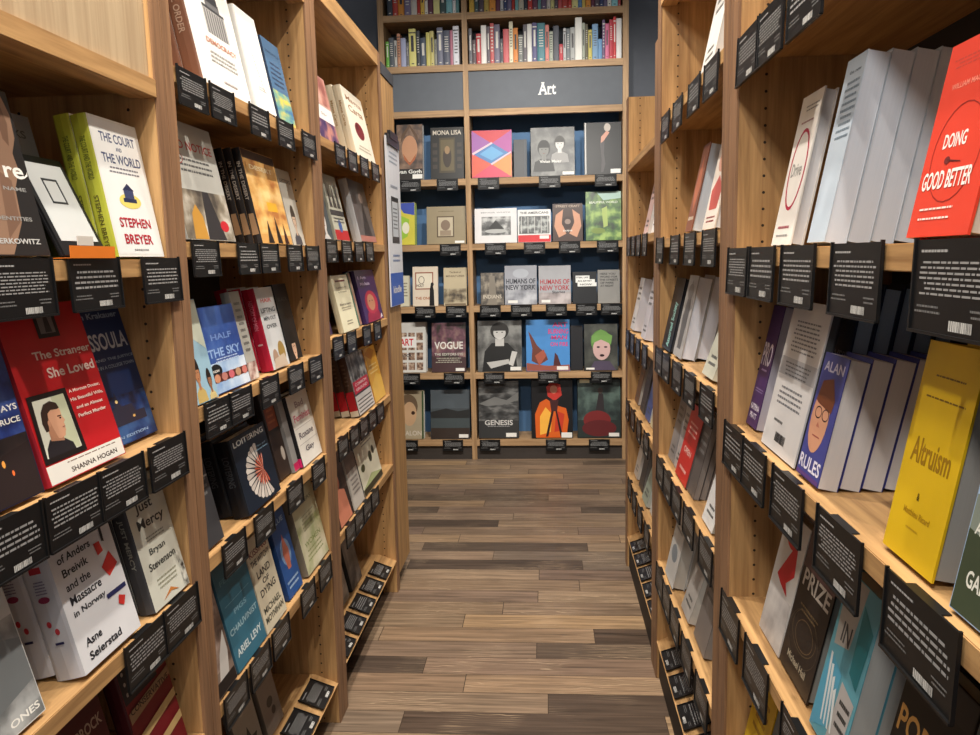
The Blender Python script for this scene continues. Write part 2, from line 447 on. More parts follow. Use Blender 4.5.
# lettering "Art" with slab serifs
fw = x_at(556, YB+.02, 2.66) - x_at(538.5, YB+.02, 2.66); fx0 = x_at(538.5, YB+.02, 2.66)+.28
mb = MB(); n_, fs_ = text_poly('Art')
LH = .082
P = [(fx0 + (a+.5)*fw, .0195, 2.628 + (b+.5)*LH) for a, b in n_]
for f in fs_: mb.quad([P[i] for i in f])
for (u0, u1, v) in ((-.03, .16, 0), (.33, .5, 0), (.53, .74, 0), (.16, .34, .94)): mb.box(fx0+u0*fw, fx0+u1*fw, .018, .0195, 2.628+v*LH, 2.628+v*LH+.007)
mb.build('lettering', solid((240, 240, 238), .5), wr)
# ------------------------------------------------------------------ room
def struct(nm, mat, b):
    mb = MB(); mb.box(*b); o = mb.build(nm, mat); o['kind'] = 'structure'; return o
def floor_mat():
    mt, nt, b = newmat('reclaimed_planks'); N = nt.nodes.new; L = nt.links.new
    tc = N('ShaderNodeTexCoord'); bt = N('ShaderNodeTexBrick')
    bt.offset = 0; bt.offset_frequency = 2; bt.squash = 1
    bt.inputs['Color1'].default_value = (0,0,0,1); bt.inputs['Color2'].default_value = (1,1,1,1); bt.inputs['Mortar'].default_value = (0,0,0,1)
    bt.inputs['Scale'].default_value = 1; bt.inputs['Mortar Size'].default_value = .0016; bt.inputs['Mortar Smooth'].default_value = .3; bt.inputs['Brick Width'].default_value = .86; bt.inputs['Row Height'].default_value = .122
    sp = N('ShaderNodeSeparateXYZ'); L(tc.outputs['Object'], sp.inputs[0])
    dv = N('ShaderNodeMath'); dv.operation = 'DIVIDE'; dv.inputs[1].default_value = .122; L(sp.outputs['Y'], dv.inputs[0])
    fl = N('ShaderNodeMath'); fl.operation = 'FLOOR'; L(dv.outputs[0], fl.inputs[0])
    wn = N('ShaderNodeTexWhiteNoise'); wn.noise_dimensions = '1D'; L(fl.outputs[0], wn.inputs['W'])
    ax = N('ShaderNodeMath'); ax.operation = 'MULTIPLY_ADD'; ax.inputs[1].default_value = 3.7; L(wn.outputs['Value'], ax.inputs[0]); L(sp.outputs['X'], ax.inputs[2])
    cb = N('ShaderNodeCombineXYZ'); L(ax.outputs[0], cb.inputs['X']); L(sp.outputs['Y'], cb.inputs['Y'])
    L(cb.outputs[0], bt.inputs['Vector'])
    r = N('ShaderNodeValToRGB'); r.color_ramp.interpolation = 'LINEAR'; e = r.color_ramp.elements
    cols = [(0, (84,68,56)), (.12, (78,66,57)), (.25, (134,112,90)), (.4, (106,88,75)), (.55, (144,122,99)), (.7, (116,96,83)), (.86, (158,130,98)), (1, (104,92,82))]
    e[0].color = lin(cols[0][1]); e[1].color = lin(cols[-1][1])
    for p, c_ in cols[1:-1]: x = e.new(p); x.color = lin(c_)
    L(bt.outputs['Color'], r.inputs['Fac'])
    mp = N('ShaderNodeMapping'); mp.inputs['Scale'].default_value = (1.3, 26, 1)
    off = N('ShaderNodeVectorMath'); off.operation = 'MULTIPLY_ADD'; off.inputs[1].default_value = (9, 5, 3)
    L(bt.outputs['Color'], off.inputs[0]); L(tc.outputs['Object'], off.inputs[2]); L(off.outputs[0], mp.inputs['Vector'])
    n = N('ShaderNodeTexNoise'); n.inputs['Scale'].default_value = 2.2; n.inputs['Detail'].default_value = 8; n.inputs['Distortion'].default_value = .8
    L(mp.outputs[0], n.inputs['Vector'])
    mr = N('ShaderNodeMapRange'); mr.inputs[1].default_value = .25; mr.inputs[2].default_value = .75; mr.inputs[3].default_value = .45; mr.inputs[4].default_value = 1.45
    L(n.outputs['Fac'], mr.inputs[0])
    mu = N('ShaderNodeVectorMath'); mu.operation = 'SCALE'; L(r.outputs['Color'], mu.inputs[0]); L(mr.outputs[0], mu.inputs['Scale'])
    # pale saw marks
    wv = N('ShaderNodeTexWave'); wv.wave_type = 'RINGS'; wv.inputs['Scale'].default_value = 9; wv.inputs['Distortion'].default_value = 9; wv.inputs['Detail'].default_value = 2; wv.inputs['Detail Scale'].default_value = 1.2
    m2 = N('ShaderNodeMapping'); m2.inputs['Scale'].default_value = (.6, 3, 1); L(off.outputs[0], m2.inputs['Vector']); L(m2.outputs[0], wv.inputs['Vector'])
    n3 = N('ShaderNodeTexNoise'); n3.inputs['Scale'].default_value = 3.1; L(off.outputs[0], n3.inputs['Vector'])
    g = N('ShaderNodeMapRange'); g.inputs[1].default_value = .5; g.inputs[2].default_value = .62; L(n3.outputs['Fac'], g.inputs[0])
    g2 = N('ShaderNodeMapRange'); g2.inputs[1].default_value = .82; g2.inputs[2].default_value = .98; L(wv.outputs['Fac'], g2.inputs[0])
    gm = N('ShaderNodeMath'); gm.operation = 'MULTIPLY'; L(g.outputs[0], gm.inputs[0]); L(g2.outputs[0], gm.inputs[1])
    gs = N('ShaderNodeMath'); gs.operation = 'MULTIPLY'; gs.inputs[1].default_value = .6; L(gm.outputs[0], gs.inputs[0])
    mx = N('ShaderNodeMix'); mx.data_type = 'RGBA'; mx.inputs[7].default_value = lin((190,165,135)); L(gs.outputs[0], mx.inputs[0]); L(mu.outputs[0], mx.inputs[6])
    # seams
    mx2 = N('ShaderNodeMix'); mx2.data_type = 'RGBA'; mx2.inputs[7].default_value = lin((60,46,36)); L(bt.outputs['Fac'], mx2.inputs[0]); L(mx.outputs[2], mx2.inputs[6])
    L(mx2.outputs[2], b.inputs['Base Color']); b.inputs['Roughness'].default_value = .42; b.inputs['Specular IOR Level'].default_value = .35
    bp = N('ShaderNodeBump'); bp.inputs['Strength'].default_value = .25; bp.inputs['Distance'].default_value = .003; L(n.outputs['Fac'], bp.inputs['Height']); L(bp.outputs[0], b.inputs['Normal'])
    return mt
struct('floor', floor_mat(), (-3.2, 3.2, -1.5, 6.2, -.05, 0))
wallm = solid((104, 108, 116), .8)
struct('wall_back', wallm, (-3.2, 3.2, 6.1, 6.2, 0, 4.0))
struct('wall_left', wallm, (-3.3, -3.2, -1.5, 6.2, 0, 4.0))
struct('wall_right', wallm, (3.2, 3.3, -1.5, 6.2, 0, 4.0))

# ------------------------------------------------------------------ books: colours
W_ = (236, 234, 228); G1 = (150, 150, 148); CR_ = (228, 218, 190); RED = (176, 28, 38); BK = (26, 26, 28); NV = (30, 44, 78)
T, R, N_, P, E_, O, Lp = 'T', 'R', 'N', 'P', 'E', 'O', 'L'
def sil(pts, c): return (P, pts, c)
def person_els(u, v, s, skin, hair, cloth, asp=.66):
    """small printed figure: shoulders, neck, face, hair"""
    a = s; b = s*asp
    return [(P, [(u-a*.95, v-b*2.2), (u+a*.95, v-b*2.2), (u+a*.8, v-b*1.25), (u+a*.3, v-b*.95), (u-a*.3, v-b*.95), (u-a*.8, v-b*1.25)], cloth),
            (P, [(u-a*.2, v-b*1.1), (u+a*.2, v-b*1.1), (u+a*.2, v-b*.4), (u-a*.2, v-b*.4)], skin),
            (E_, u, v+b*.12, a*.56, b*.82, hair), (E_, u, v-b*.05, a*.44, b*.66, skin),
            (P, [(u-a*.46, v+b*.15), (u+a*.46, v+b*.15), (u+a*.4, v+b*.6), (u, v+b*.8), (u-a*.4, v+b*.6)], hair),
            (E_, u-a*.17, v-b*.02, a*.06, b*.04, (40,30,28)), (E_, u+a*.17, v-b*.02, a*.06, b*.04, (40,30,28)),
            (P, [(u-a*.14, v-b*.38), (u+a*.14, v-b*.38), (u, v-b*.45)], (120,60,56))]
stk = lambda a=.70, b=.02, c=.97, d=.10: (R, a, b, c, d, (232,230,224), 'sticker')
# ---------------- near left bookcase
bk('A', 1, (.93,1.085), 0, 66, (38,37,38), BK, [(P,[(0,1),(.90,1),(.97,.86),(.95,.72),(.86,.62),(.88,.52),(.76,.40),(.72,.2),(.5,0),(0,0)], (142,112,92)), (P,[(.78,1),(.84,1),(.90,.8),(.84,.66),(.78,.7)], (112,84,68)), (P,[(.6,.5),(.74,.45),(.7,.2),(.5,.1)], (118,90,74)),
   (T,'re',.80,.50,.26,.07,W_), (P,[(.92,.47),(.98,.49),(.99,.52),(.97,.50),(.92,.48)],W_), (T,'NAME',.75,.40,.3,.022,G1), (T,'IDENTITIES',.62,.22,.5,.024,G1), (T,'BERKOWITZ',.60,.085,.6,.032,(190,190,188))], 'black hardcover with brown hand picture at the left end of its shelf', 1, .03, .012, 11)
bk('A', 1, (1.10,1.235), 0, .225, (120,124,132), (104,108,118), [(T,'E BOOKS',.45,.86,.8,.055,(60,62,70)), (T,'kindle',.5,.66,.8,.10,(76,80,92)), (R,0,0,1,.5,(96,100,110))], 'grey boxed guide standing behind the electronic reader', 1, .02, .078, 12)
bk('A', 1, 119.5, 172, 112.5, (224,224,220), (172,176,56), [(R,.03,.02,.97,.98,(228,229,228)), (T,'THE COURT',.52,.86,.72,.07,(72,84,120)), (T,'AND',.5,.785,.12,.03,(72,84,120)), (T,'THE WORLD',.52,.71,.80,.07,(72,84,120)), (Lp,.2,.60,.85,.66,2,(120,120,130)),
   (E_,.5,.41,.23,.055,(222,206,110)), (R,.36,.40,.64,.43,(40,48,80)), (R,.40,.43,.60,.49,(58,68,104)), (P,[(.38,.49),(.62,.49),(.5,.54)],(40,48,80)), (T,'STEPHEN',.5,.25,.66,.07,(176,40,56)), (T,'BREYER',.5,.13,.6,.07,(176,40,56)), (Lp,.3,.04,.7,.065,1,(150,150,150))],
   'white hardcover with blue and red lettering and yellow green spine', 2, .027, .006, 9, [(T,'THE COURT AND THE WORLD',.5,.70,.30,.36,(96,104,40),-90), (T,'STEPHEN BREYER',.5,.24,.40,.30,(88,84,32),-90)])
bk('A', 2, (.86,1.02), 0, .25, (26,34,66), (24,30,60), [(N_,0,.35,1,1,(14,20,50),(34,54,120),(60,84,150),12), (N_,0,0,1,.35,(20,18,22),(44,34,34),(70,50,40),9), (P,[(0,.2),(1,.3),(1,0),(0,0)],(46,36,36)), (T,'DAY DAYS',.7,.50,.55,.035,W_), (T,'ON BRUCE',.72,.43,.5,.032,W_), (E_,.62,.22,.02,.02,(250,170,80)), (E_,.70,.16,.015,.015,(250,120,60)), (E_,.52,.25,.012,.012,(250,190,120))], 'dark blue night street hardcover at the left end of its shelf', 1, .03, .012, 12)
bk('A', 2, 52, 126, .262, (186,30,36), (150,26,40), [(R,0,0,1,.11,(226,222,214)), (Lp,.2,.085,.95,.10,1,(120,90,80)), (T,'SHANNA HOGAN',.58,.045,.62,.03,(60,40,36)),
   (R,.40,.80,.66,.98,(30,26,28)), (R,.44,.825,.62,.955,(120,112,110)), (P,[(.50,.83),(.58,.83),(.56,.94),(.52,.94)],(52,48,50)), (T,'The Stranger',.62,.70,.72,.062,(226,206,196)), (T,'She Loved',.66,.60,.6,.06,(226,206,196)),
   (T,'A Mormon Doctor,',.74,.47,.42,.022,(240,220,210)), (T,'His Beautiful Wife,',.74,.42,.44,.024,(240,220,210)), (T,'and an Almost',.74,.37,.36,.02,(240,220,210)), (T,'Perfect Murder',.74,.32,.38,.022,(240,220,210)),
   (P,[(-.0,.12),(.52,.12),(.50,.50),(.04,.50)],(30,24,24)), (P,[(.05,.15),(.47,.15),(.455,.47),(.085,.47)],(206,206,190)), (P,[(.30,.17),(.46,.15),(.455,.47),(.3,.47)],(186,190,160)),
   (P,[(.065,.15),(.40,.15),(.385,.19),(.31,.225),(.14,.245),(.08,.20)],(38,34,38)), (P,[(.15,.235),(.30,.215),(.30,.29),(.16,.31)],(170,122,96)),
   (P,[(.155,.27),(.19,.245),(.27,.232),(.325,.24),(.34,.262),(.352,.27),(.349,.287),(.357,.30),(.352,.312),(.376,.324),(.352,.352),(.354,.385),(.335,.41),(.25,.425),(.18,.40),(.155,.34)],(202,152,122)), (P,[(.155,.27),(.19,.245),(.24,.238),(.215,.30),(.2,.36),(.16,.35)],(176,126,98)),
   (P,[(.13,.29),(.165,.29),(.178,.335),(.19,.345),(.205,.385),(.25,.40),(.325,.395),(.35,.40),(.335,.43),(.27,.45),(.19,.44),(.135,.40),(.115,.34)],(52,38,32)), (E_,.188,.33,.016,.018,(190,138,110)), (P,[(.30,.352),(.345,.352),(.345,.358),(.30,.360)],(60,42,34)), (E_,.328,.343,.012,.005,(46,34,30)), (R,.322,.288,.352,.293,(146,86,76))],
   'red hardcover showing a framed portrait of a man above a white strip', 1, .026, .012, 14, [(T,'The Stranger She Loved',.5,.62,.5,.4,(120,90,110),-90)])
bk('A', 2, 97, 166, .25, (28,52,100), (24,42,84), [(N_,0,0,1,.34,(14,28,60),(26,60,120),(60,100,160),10), (T,'Jon Krakauer',.60,.91,.68,.055,(150,170,196)), (T,'MISSOULA',.60,.73,.74,.12,(196,206,220)), (T,'RAPE AND THE JUSTICE',.60,.60,.8,.025,(150,170,196)), (T,'SYSTEM IN A COLLEGE TOWN',.60,.55,.74,.025,(150,170,196)),
   (P,[(.1,.13),(.9,.13),(.9,.2),(.75,.2),(.72,.26),(.55,.26),(.52,.33),(.50,.37),(.48,.33),(.45,.26),(.3,.24),(.1,.2)],(50,50,70)), (E_,.5,.3,.02,.012,(250,220,150)), (E_,.35,.18,.02,.01,(250,200,120)), (E_,.7,.17,.02,.01,(250,200,120)), (T,'TOWN EDITION',.5,.05,.7,.02,(150,180,220))],
   'dark blue hardcover with pale lettering over a night town', 2, .026, .045, 14)
bk('A', 3, (.83,.975), 0, .25, (212,214,212), (180,184,186), [(N_,0,0,1,.58,(92,96,98),(130,132,132),(176,178,178),10), (P,[(0,.5),(.3,.62),(.6,.52),(1,.44),(1,.2),(0,.1)],(120,124,126)), (T,'M',.75,.80,.3,.10,(70,150,180)), (T,'ONES',.75,.06,.4,.04,W_)], 'pale hardcover with grey rocks cut by the left picture edge', 1, .03, .012, 14)
bk('A', 3, 86, 141, .27, (216,216,220), (204,206,214), [(T,'One of Us',.32,.90,.4,.05,(60,60,66)), (T,'The Story',.36,.77,.52,.055,(34,34,40)), (T,'of Anders',.36,.685,.52,.05,(34,34,40)), (T,'Breivik',.32,.60,.40,.05,(34,34,40)), (T,'and the',.30,.515,.38,.05,(34,34,40)), (T,'Massacre',.36,.43,.5,.055,(34,34,40)), (T,'in Norway',.36,.345,.52,.05,(34,34,40)), (T,'Asne',.26,.16,.26,.05,(34,34,40)), (T,'Seierstad',.40,.075,.54,.05,(34,34,40)),
   (P,[(.62,.96),(.74,.98),(.86,.86),(.74,.84)],(204,56,50)), (P,[(.82,.83),(.86,.82),(.84,.64),(.80,.65)],(40,40,46)), (P,[(.66,.66),(.76,.66),(.78,.59),(.68,.58)],(204,56,50)), (P,[(.68,.5),(.86,.57),(.94,.47),(.76,.42)],(204,56,50)), (P,[(.62,.33),(.96,.33),(.96,.30),(.62,.30)],(40,44,90)), (P,[(.8,.28),(.9,.25),(.84,.20),(.76,.23)],(204,56,50))],
   'white hardcover with typewriter lettering and scattered red blocks', 3, .046, .004, 13, [(R,.3,.84,.7,.88,(196,60,70)), (R,.3,.66,.7,.70,(196,60,70)), (E_,.5,.5,.2,.02,(150,60,90)), (E_,.4,.35,.08,.02,(190,60,70)), (E_,.6,.30,.08,.02,(190,60,70)), (R,.4,.22,.7,.235,(50,50,90)), (Lp,.3,.74,.7,.82,5,(120,110,140)), (Lp,.3,.53,.7,.62,5,(120,110,140))])
bk('A', 3, 156, 191, .235, (204,204,192), (72,72,76), [(E_,.72,.88,.2,.06,(150,150,140)), (T,'Just',.42,.77,.44,.10,(52,52,52)), (T,'Mercy',.5,.64,.7,.10,(52,52,52)), (Lp,.2,.5,.8,.55,2,(130,130,120)), (T,'Bryan',.46,.42,.42,.065,(60,60,56)), (T,'Stevenson',.5,.32,.72,.06,(60,60,56)), (Lp,.2,.12,.8,.22,3,(150,150,130)), (N_,.86,.0,.98,.3,(40,40,40),(190,190,180),(220,220,210),30), (P,[(.25,.03),(.5,.06),(.7,.03),(.5,.09)],(190,120,60))],
   'pale grey green paperback with soft dark lettering and a charcoal spine', 2, .030, .006, 12, [(T,'JUST MERCY',.5,.55,.4,.36,(160,160,150),-90)])
bk('A', 4, (1.03,1.185), 0, .25, (78,18,24), (60,14,20), [(T,'DAVID BROCK',.5,.72,.9,.075,(176,150,130)), (T,'TRUTH',.5,.45,.8,.12,(200,170,150)), (Lp,.1,.2,.9,.3,2,(170,140,120))], 'dark red hardcover with pale capitals low on the left', 1, .03, .025, 12)
bk('A', 4, (1.235,1.385), 0, .255, (112,24,32), (70,20,26), [(R,0,.62,.75,1,(38,34,42)), *[(E_,.1+.15*i,.68+.075*j,.022,.015,(170,160,150)) for i in range(5) for j in range(4)], (P,[(0,.48),(1,.55),(1,.62),(0,.56)],(150,120,90)), (T,'CONSERVATIVE',.5,.555,.9,.045,(60,40,36)), (P,[(0,.30),(1,.38),(1,.44),(0,.36)],(190,160,110)), (P,[(0,.12),(1,.2),(1,.26),(0,.18)],(190,160,110)), (T,'PARTY',.5,.06,.6,.06,(200,170,140))], 'dark flag patterned hardcover with red and tan stripes low in the corner', 1, .03, .02, 12)
# ---------------- middle left bookcase
bk('B', 0, (1.50,1.56), 0, .26, (224,222,214), (206,200,190), [(Lp,.1,.1,.9,.3,5,(150,150,150))], 'white hardcover partly behind the post at the top left', 1, .02, .075, 12)
bk('B', 0, 204, 252, .288, (238,236,232), (134,92,72), [(R,.36,.44,.80,.64,(176,174,172)), *[(R,.385+.05*i,.44,.405+.05*i,.63,(92,92,96)) for i in range(8)], (R,.36,.64,.80,.66,(70,70,74)), (R,.44,.66,.72,.72,(110,110,112)), (E_,.58,.76,.12,.05,(60,60,64)), (R,.46,.70,.70,.76,(60,60,64)), (P,[(.57,.80),(.59,.80),(.585,.88),(.575,.88)],(50,50,54)), (E_,.58,.81,.05,.02,(50,50,54)),
   (T,'DEMOCRACY',.58,.37,.62,.04,(200,140,118)), (Lp,.25,.2,.85,.3,3,(170,170,170)), (Lp,.4,.06,.75,.10,1,(170,160,160))], 'white hardcover with a grey domed capitol drawing and brown spine', 3, .036, .03, 11, [(T,'POLITICAL ORDER',.5,.6,.5,.4,(190,160,140),-90)])
bk('B', 0, 258, 277, .245, (238,238,236), (226,226,222), [(T,'America',.5,.4,.4,.03,(190,150,70),-70), (Lp,.3,.2,.7,.25,2,(170,170,170))], 'plain white hardcover with small gold title beside the capitol book', 2, .028, .02, 11)
bk('B', 0, 281, 297, .235, (74,112,150), (40,60,90), [(N_,0,0,1,.4,(60,120,170),(120,170,150),(220,200,90),7,1,3), (T,'TOCQUEVILLE',.5,.85,.8,.03,(40,60,90)), (Lp,.15,.45,.85,.75,5,(50,70,100))], 'blue sea coloured hardcover with a yellow glow near its foot', 2, .026, .04, 11)
bk('B', 1, 188, 236, .243, (184,184,178), (150,150,146), [(T,'RED NOTICE',.52,.80,.82,.075,(168,52,44)), (R,.2,.60,.9,.62,(184,184,178)), (Lp,.2,.56,.85,.70,3,(90,90,90)), (N_,0,0,1,.42,(70,64,58),(130,120,104),(196,190,178),9), (P,[(.5,.42),(.62,.42),(.8,0),(.42,0)],(50,48,50)), (P,[(.2,.22),(.3,.3),(.4,.2),(.42,.0),(.15,0)],(190,140,60)), (E_,.82,.13,.09,.05,(190,40,50)), (O,.2,.68,.09,.05,.002,(150,70,60))], 'grey white paperback with red heading over a wintry crowd scene', 2, .026, .02, 11)
bk('B', 1, 263, 293, .235, (210,160,92), (34,30,30), [(N_,0,.1,1,1,(176,112,56),(220,170,96),(240,204,140),6,1,2), (R,0,.9,1,1,(70,50,36)), (R,.42,.36,.74,.46,(226,170,50)), (P,[(.2,.0),(.3,.26),(.38,.0)],(40,30,26)), (P,[(.5,.0),(.56,.32),(.66,.0)],(40,30,26)), (P,[(.74,.0),(.8,.24),(.88,.0)],(60,30,26)), (T,'DESERT',.5,.82,.7,.05,(250,230,190))], 'golden desert paperback fronting a row of black spines', 6, .021, .02, 11, [(P,[(.1,.1),(.9,.1),(.8,.32),(.2,.32)],(150,120,90)), (T,'IN THE DESERT',.5,.66,.4,.4,(170,160,150),-90)], soft=True)
bk('B', 1, 294, 306, .22, (190,188,180), (150,150,146), [(T,'LETTERS',.5,.85,.8,.05,(80,80,84)), *person_els(.5,.35,.3,(196,170,150),(60,56,54),(70,74,84))], 'grey white paperback with a portrait at the right of the second shelf', 1, .024, .045, 11)
bk('B', 2, (1.497,1.60), 0, .21, (150,186,206), (190,190,170), [(P,[(0,.5),(.5,.62),(1,.5),(1,1),(0,1)],(200,206,190)), *person_els(.30,.30,.24,(176,122,86),(36,26,22),(196,170,104)), *person_els(.76,.2,.18,(150,104,76),(40,30,24),(206,186,130))], 'pale blue paperback with two children on its cover beside the post', 1, .02, .004, 11)
bk('B', 2, 216, 251, 309, (44,72,140), (36,56,110), [(N_,0,.0,1,.35,(110,150,206),(170,196,226),(214,226,240),5), (N_,0,.35,1,1,(36,62,132),(50,84,160),(80,116,186),4), (T,'HALF',.5,.64,.55,.07,(120,150,210)), (T,'THE SKY',.5,.46,.86,.10,(150,180,226)), (Lp,.2,.34,.85,.40,2,(190,206,230)), (E_,.16,.26,.15,.08,(24,26,30)), (T,'NOW',.16,.26,.16,.03,W_), (R,.06,.13,1,.22,(90,40,30)), *[(E_,.14+.19*i,.175,.075,.05,(200-18*(i%2),140-20*(i%3),110)) for i in range(5)]], 'bright blue sky paperback with a strip of small faces near the bottom', 1, .022, .012, 11, soft=True)
bk('B', 2, 251, 260, .215, (170,168,160), (150,150,146), [(Lp,.2,.3,.8,.9,8,(110,108,104)), (N_,0,0,1,.2,(110,60,50),(190,160,150),(220,210,200),20)], 'grey paperback tucked between the blue and the crimson books', 1, .022, .03, 11)
bk('B', 2, 274, 290, .215, (206,208,210), (172,30,56), [(T,'HAIR',.5,.84,.6,.05,(190,80,80)), (T,'LIFTING',.5,.72,.8,.06,(60,66,72)), (T,'MEN OUT',.5,.62,.7,.05,(60,66,72)), (T,'OVER',.5,.52,.6,.05,(60,66,72)), (E_,.3,.12,.16,.12,(170,140,120)), (E_,.7,.18,.2,.14,(160,130,70)), (P,[(.1,0),(.9,0),(.8,.16),(.2,.12)],(200,180,160))], 'grey and white paperback with crimson spines and figures at its foot', 3, .034, .03, 11, [(Lp,.3,.3,.7,.35,1,(220,190,190)), (T,'HISTORY OF MEN',.5,.68,.36,.34,(214,120,140),-90)])
bk('B', 2, 291, 303, .22, (30,28,30), BK, [(T,'BLACK',.5,.8,.7,.05,(80,80,80)), *person_els(.5,.18,.34,(214,176,150),(30,26,24),(200,200,196))], 'black paperback with a small figure at its foot, right of the crimson spines', 1, .026, .045, 11)
bk('B', 3, (1.497,1.60), 0, .20, (62,62,66), (54,54,58), [(Lp,.2,.5,.9,.8,4,(120,120,120)), (R,0,.70,1,.72,(180,180,180))], 'dark grey paperback beside the post on the fourth shelf', 1, .03, .03, 12)
import math as _m
fe = []
for k in range(15):
    a = _m.radians(100 + k*13.0)
    d0, d1 = .16, .46
    fe.append((P, [(.62+.62*d0*_m.cos(a-.03), .42+.75*d0*_m.sin(a-.03)), (.66+d1*_m.cos(a-.10), .42+d1*.80*_m.sin(a-.10)), (.66+d1*1.05*_m.cos(a), .42+d1*.84*_m.sin(a)), (.66+d1*_m.cos(a+.10), .42+d1*.80*_m.sin(a+.10))], (214,206,198) if k % 2 else (196,186,178)))
for k in range(14):
    a = _m.radians(80 + k*16)
    fe.append((P, [(.66,.42), (.66+.22*_m.cos(a-.09), .42+.18*_m.sin(a-.09)), (.66+.26*_m.cos(a), .42+.22*_m.sin(a)), (.66+.22*_m.cos(a+.09), .42+.18*_m.sin(a+.09))], (190,86,64) if k % 2 else (214,140,120)))
bk('B', 3, 250, 281, 441, (24,34,48), (22,24,30), [(T,'LOITERING',.5,.91,.88,.075,(190,190,186)), *fe, (T,'New and',.76,.74,.26,.03,(120,150,170)), (T,'Collected Essays',.74,.69,.4,.03,(120,150,170))], 'navy paperback with a white and coral feather fan above black spines', 3, .040, .022, 12, [(T,'LOITERING',.5,.6,.4,.4,(70,74,80),-90)])
bk('B', 3, 281, 292, .25, (54,40,34), (40,32,30), [(R,.1,.55,.9,.9,(150,74,40)), (Lp,.2,.6,.8,.85,4,(190,110,60)), (E_,.7,.25,.14,.08,(180,170,160))], 'brown book with an orange block half hidden by the navy one', 1, .03, .05, 12)
bk('B', 3, 295.5, 300, .235, (150,148,146), (130,130,130), [(R,0,0,1,.1,(190,40,90))], 'thin grey paperback left of the black spined cream one', 1, .018, .04, 12)
bk('B', 3, 304, 328, 398, (226,222,214), (30,28,32), [(T,'Bad',.5,.84,.4,.09,(150,130,134)), (T,'Feminist',.5,.66,.78,.10,(206,90,120)), (R,.06,.52,.94,.525,(150,140,140)), (T,'Roxane',.5,.41,.7,.09,(84,74,84)), (R,.06,.29,.94,.295,(150,140,140)), (T,'Gay',.5,.19,.42,.10,(84,74,84))], 'cream paperback with pink and grey lettering and black spine', 2, .026, .03, 12, [(R,0,0,1,.13,(206,40,110))])
bk('B', 4, (1.497,1.595), 0, .235, (120,104,94), (70,60,54), [(N_,0,.2,1,1,(60,46,40),(110,90,80),(170,150,140),8), (P,[(.1,.0),(.5,.32),(.9,.5),(.9,.3),(.6,.0)],(186,182,178)), (R,0,0,1,.12,(30,26,26))], 'brown photographic paperback with pale trousers beside the post on the fifth shelf', 1, .03, .02, 12)
bk('B', 4, 239.5, 267, .245, (54,106,128), (40,80,100), [(T,'FEMALE',.5,.82,.75,.05,(90,140,160)), (R,.1,.60,.9,.605,(120,160,176)), (T,'CHAUVINIST',.5,.36,.9,.06,(150,180,190)), (T,'PIGS',.5,.5,.4,.05,(120,160,176)), (T,'ARIEL LEVY',.5,.15,.82,.07,(200,212,214))], 'teal blue paperback with pale spaced capitals', 1, .020, .022, 12)
bk('B', 4, 268, 287, .235, (206,196,172), (170,160,140), [(T,'KISSING',.5,.84,.8,.07,(120,60,60)), (T,'THE WITCHY',.5,.74,.85,.07,(50,44,44)), (T,'LAND',.5,.60,.6,.08,(50,44,44)), (T,'OF',.5,.50,.3,.06,(50,44,44)), (T,'DYING',.5,.40,.7,.08,(50,44,44)), (T,'MICHAEL',.5,.22,.8,.07,(70,70,60)), (T,'MOYNIHAN',.5,.12,.85,.07,(70,70,60))], 'cream paperback filled with dark hand drawn capitals', 1, .020, .022, 12)
bk('B', 4, 290, 303, .235, (40,84,150), (30,60,110), [(E_,.5,.5,.32,.16,(120,150,190)), (P,[(.3,.5),(.5,.72),(.7,.5),(.6,.3),(.4,.3)],(190,110,90)), (T,'BLUE',.5,.88,.7,.06,(160,190,220)), (Lp,.1,.08,.9,.2,2,(160,190,220))], 'deep blue paperback with a small figure in the middle', 1, .022, .03, 12)
bk('B', 4, 309, 332, 500, (190,188,158), (120,112,100), [(N_,0,.0,1,.6,(150,160,110),(196,192,160),(214,208,184),7), (T,'LETTERS',.5,.84,.7,.05,(120,120,100)), (T,'WOMEN',.5,.34,.7,.07,(130,140,84)), (Lp,.15,.12,.85,.28,3,(140,146,96)), (Lp,.2,.48,.8,.7,5,(150,146,120))], 'olive cream hardcover with a brown spine on the fifth shelf', 2, .034, .025, 12)
bk('B', 5, (1.62,1.78), 0, .235, (40,32,66), (34,26,54), [(N_,0,0,1,1,(24,18,44),(44,34,76),(72,56,110),10), (T,'Flight',.5,.4,.6,.1,(110,96,140))], 'dark purple paperback on the base deck', 1, .025, .105, 12)
bk('B', 5, (1.83,1.97), 0, .235, (150,142,132), (110,104,98), [(P,[(.35,.25),(.5,.45),(.6,.30),(.85,.28),(.7,.18),(.6,.06),(.45,.1)],(40,34,32)), (E_,.45,.72,.18,.12,(170,162,150))], 'stone grey paperback with a dark bird shape on the base deck', 1, .02, .10, 12)
bk('B', 5, (2.0,2.12), 0, .235, (128,116,108), (96,88,80), [(E_,.5,.35,.18,.06,(60,50,44)), (E_,.6,.22,.12,.05,(60,50,44)), (Lp,.2,.6,.8,.8,3,(80,70,64))], 'brown grey paperback with two dark moths on the base deck', 1, .02, .10, 12)
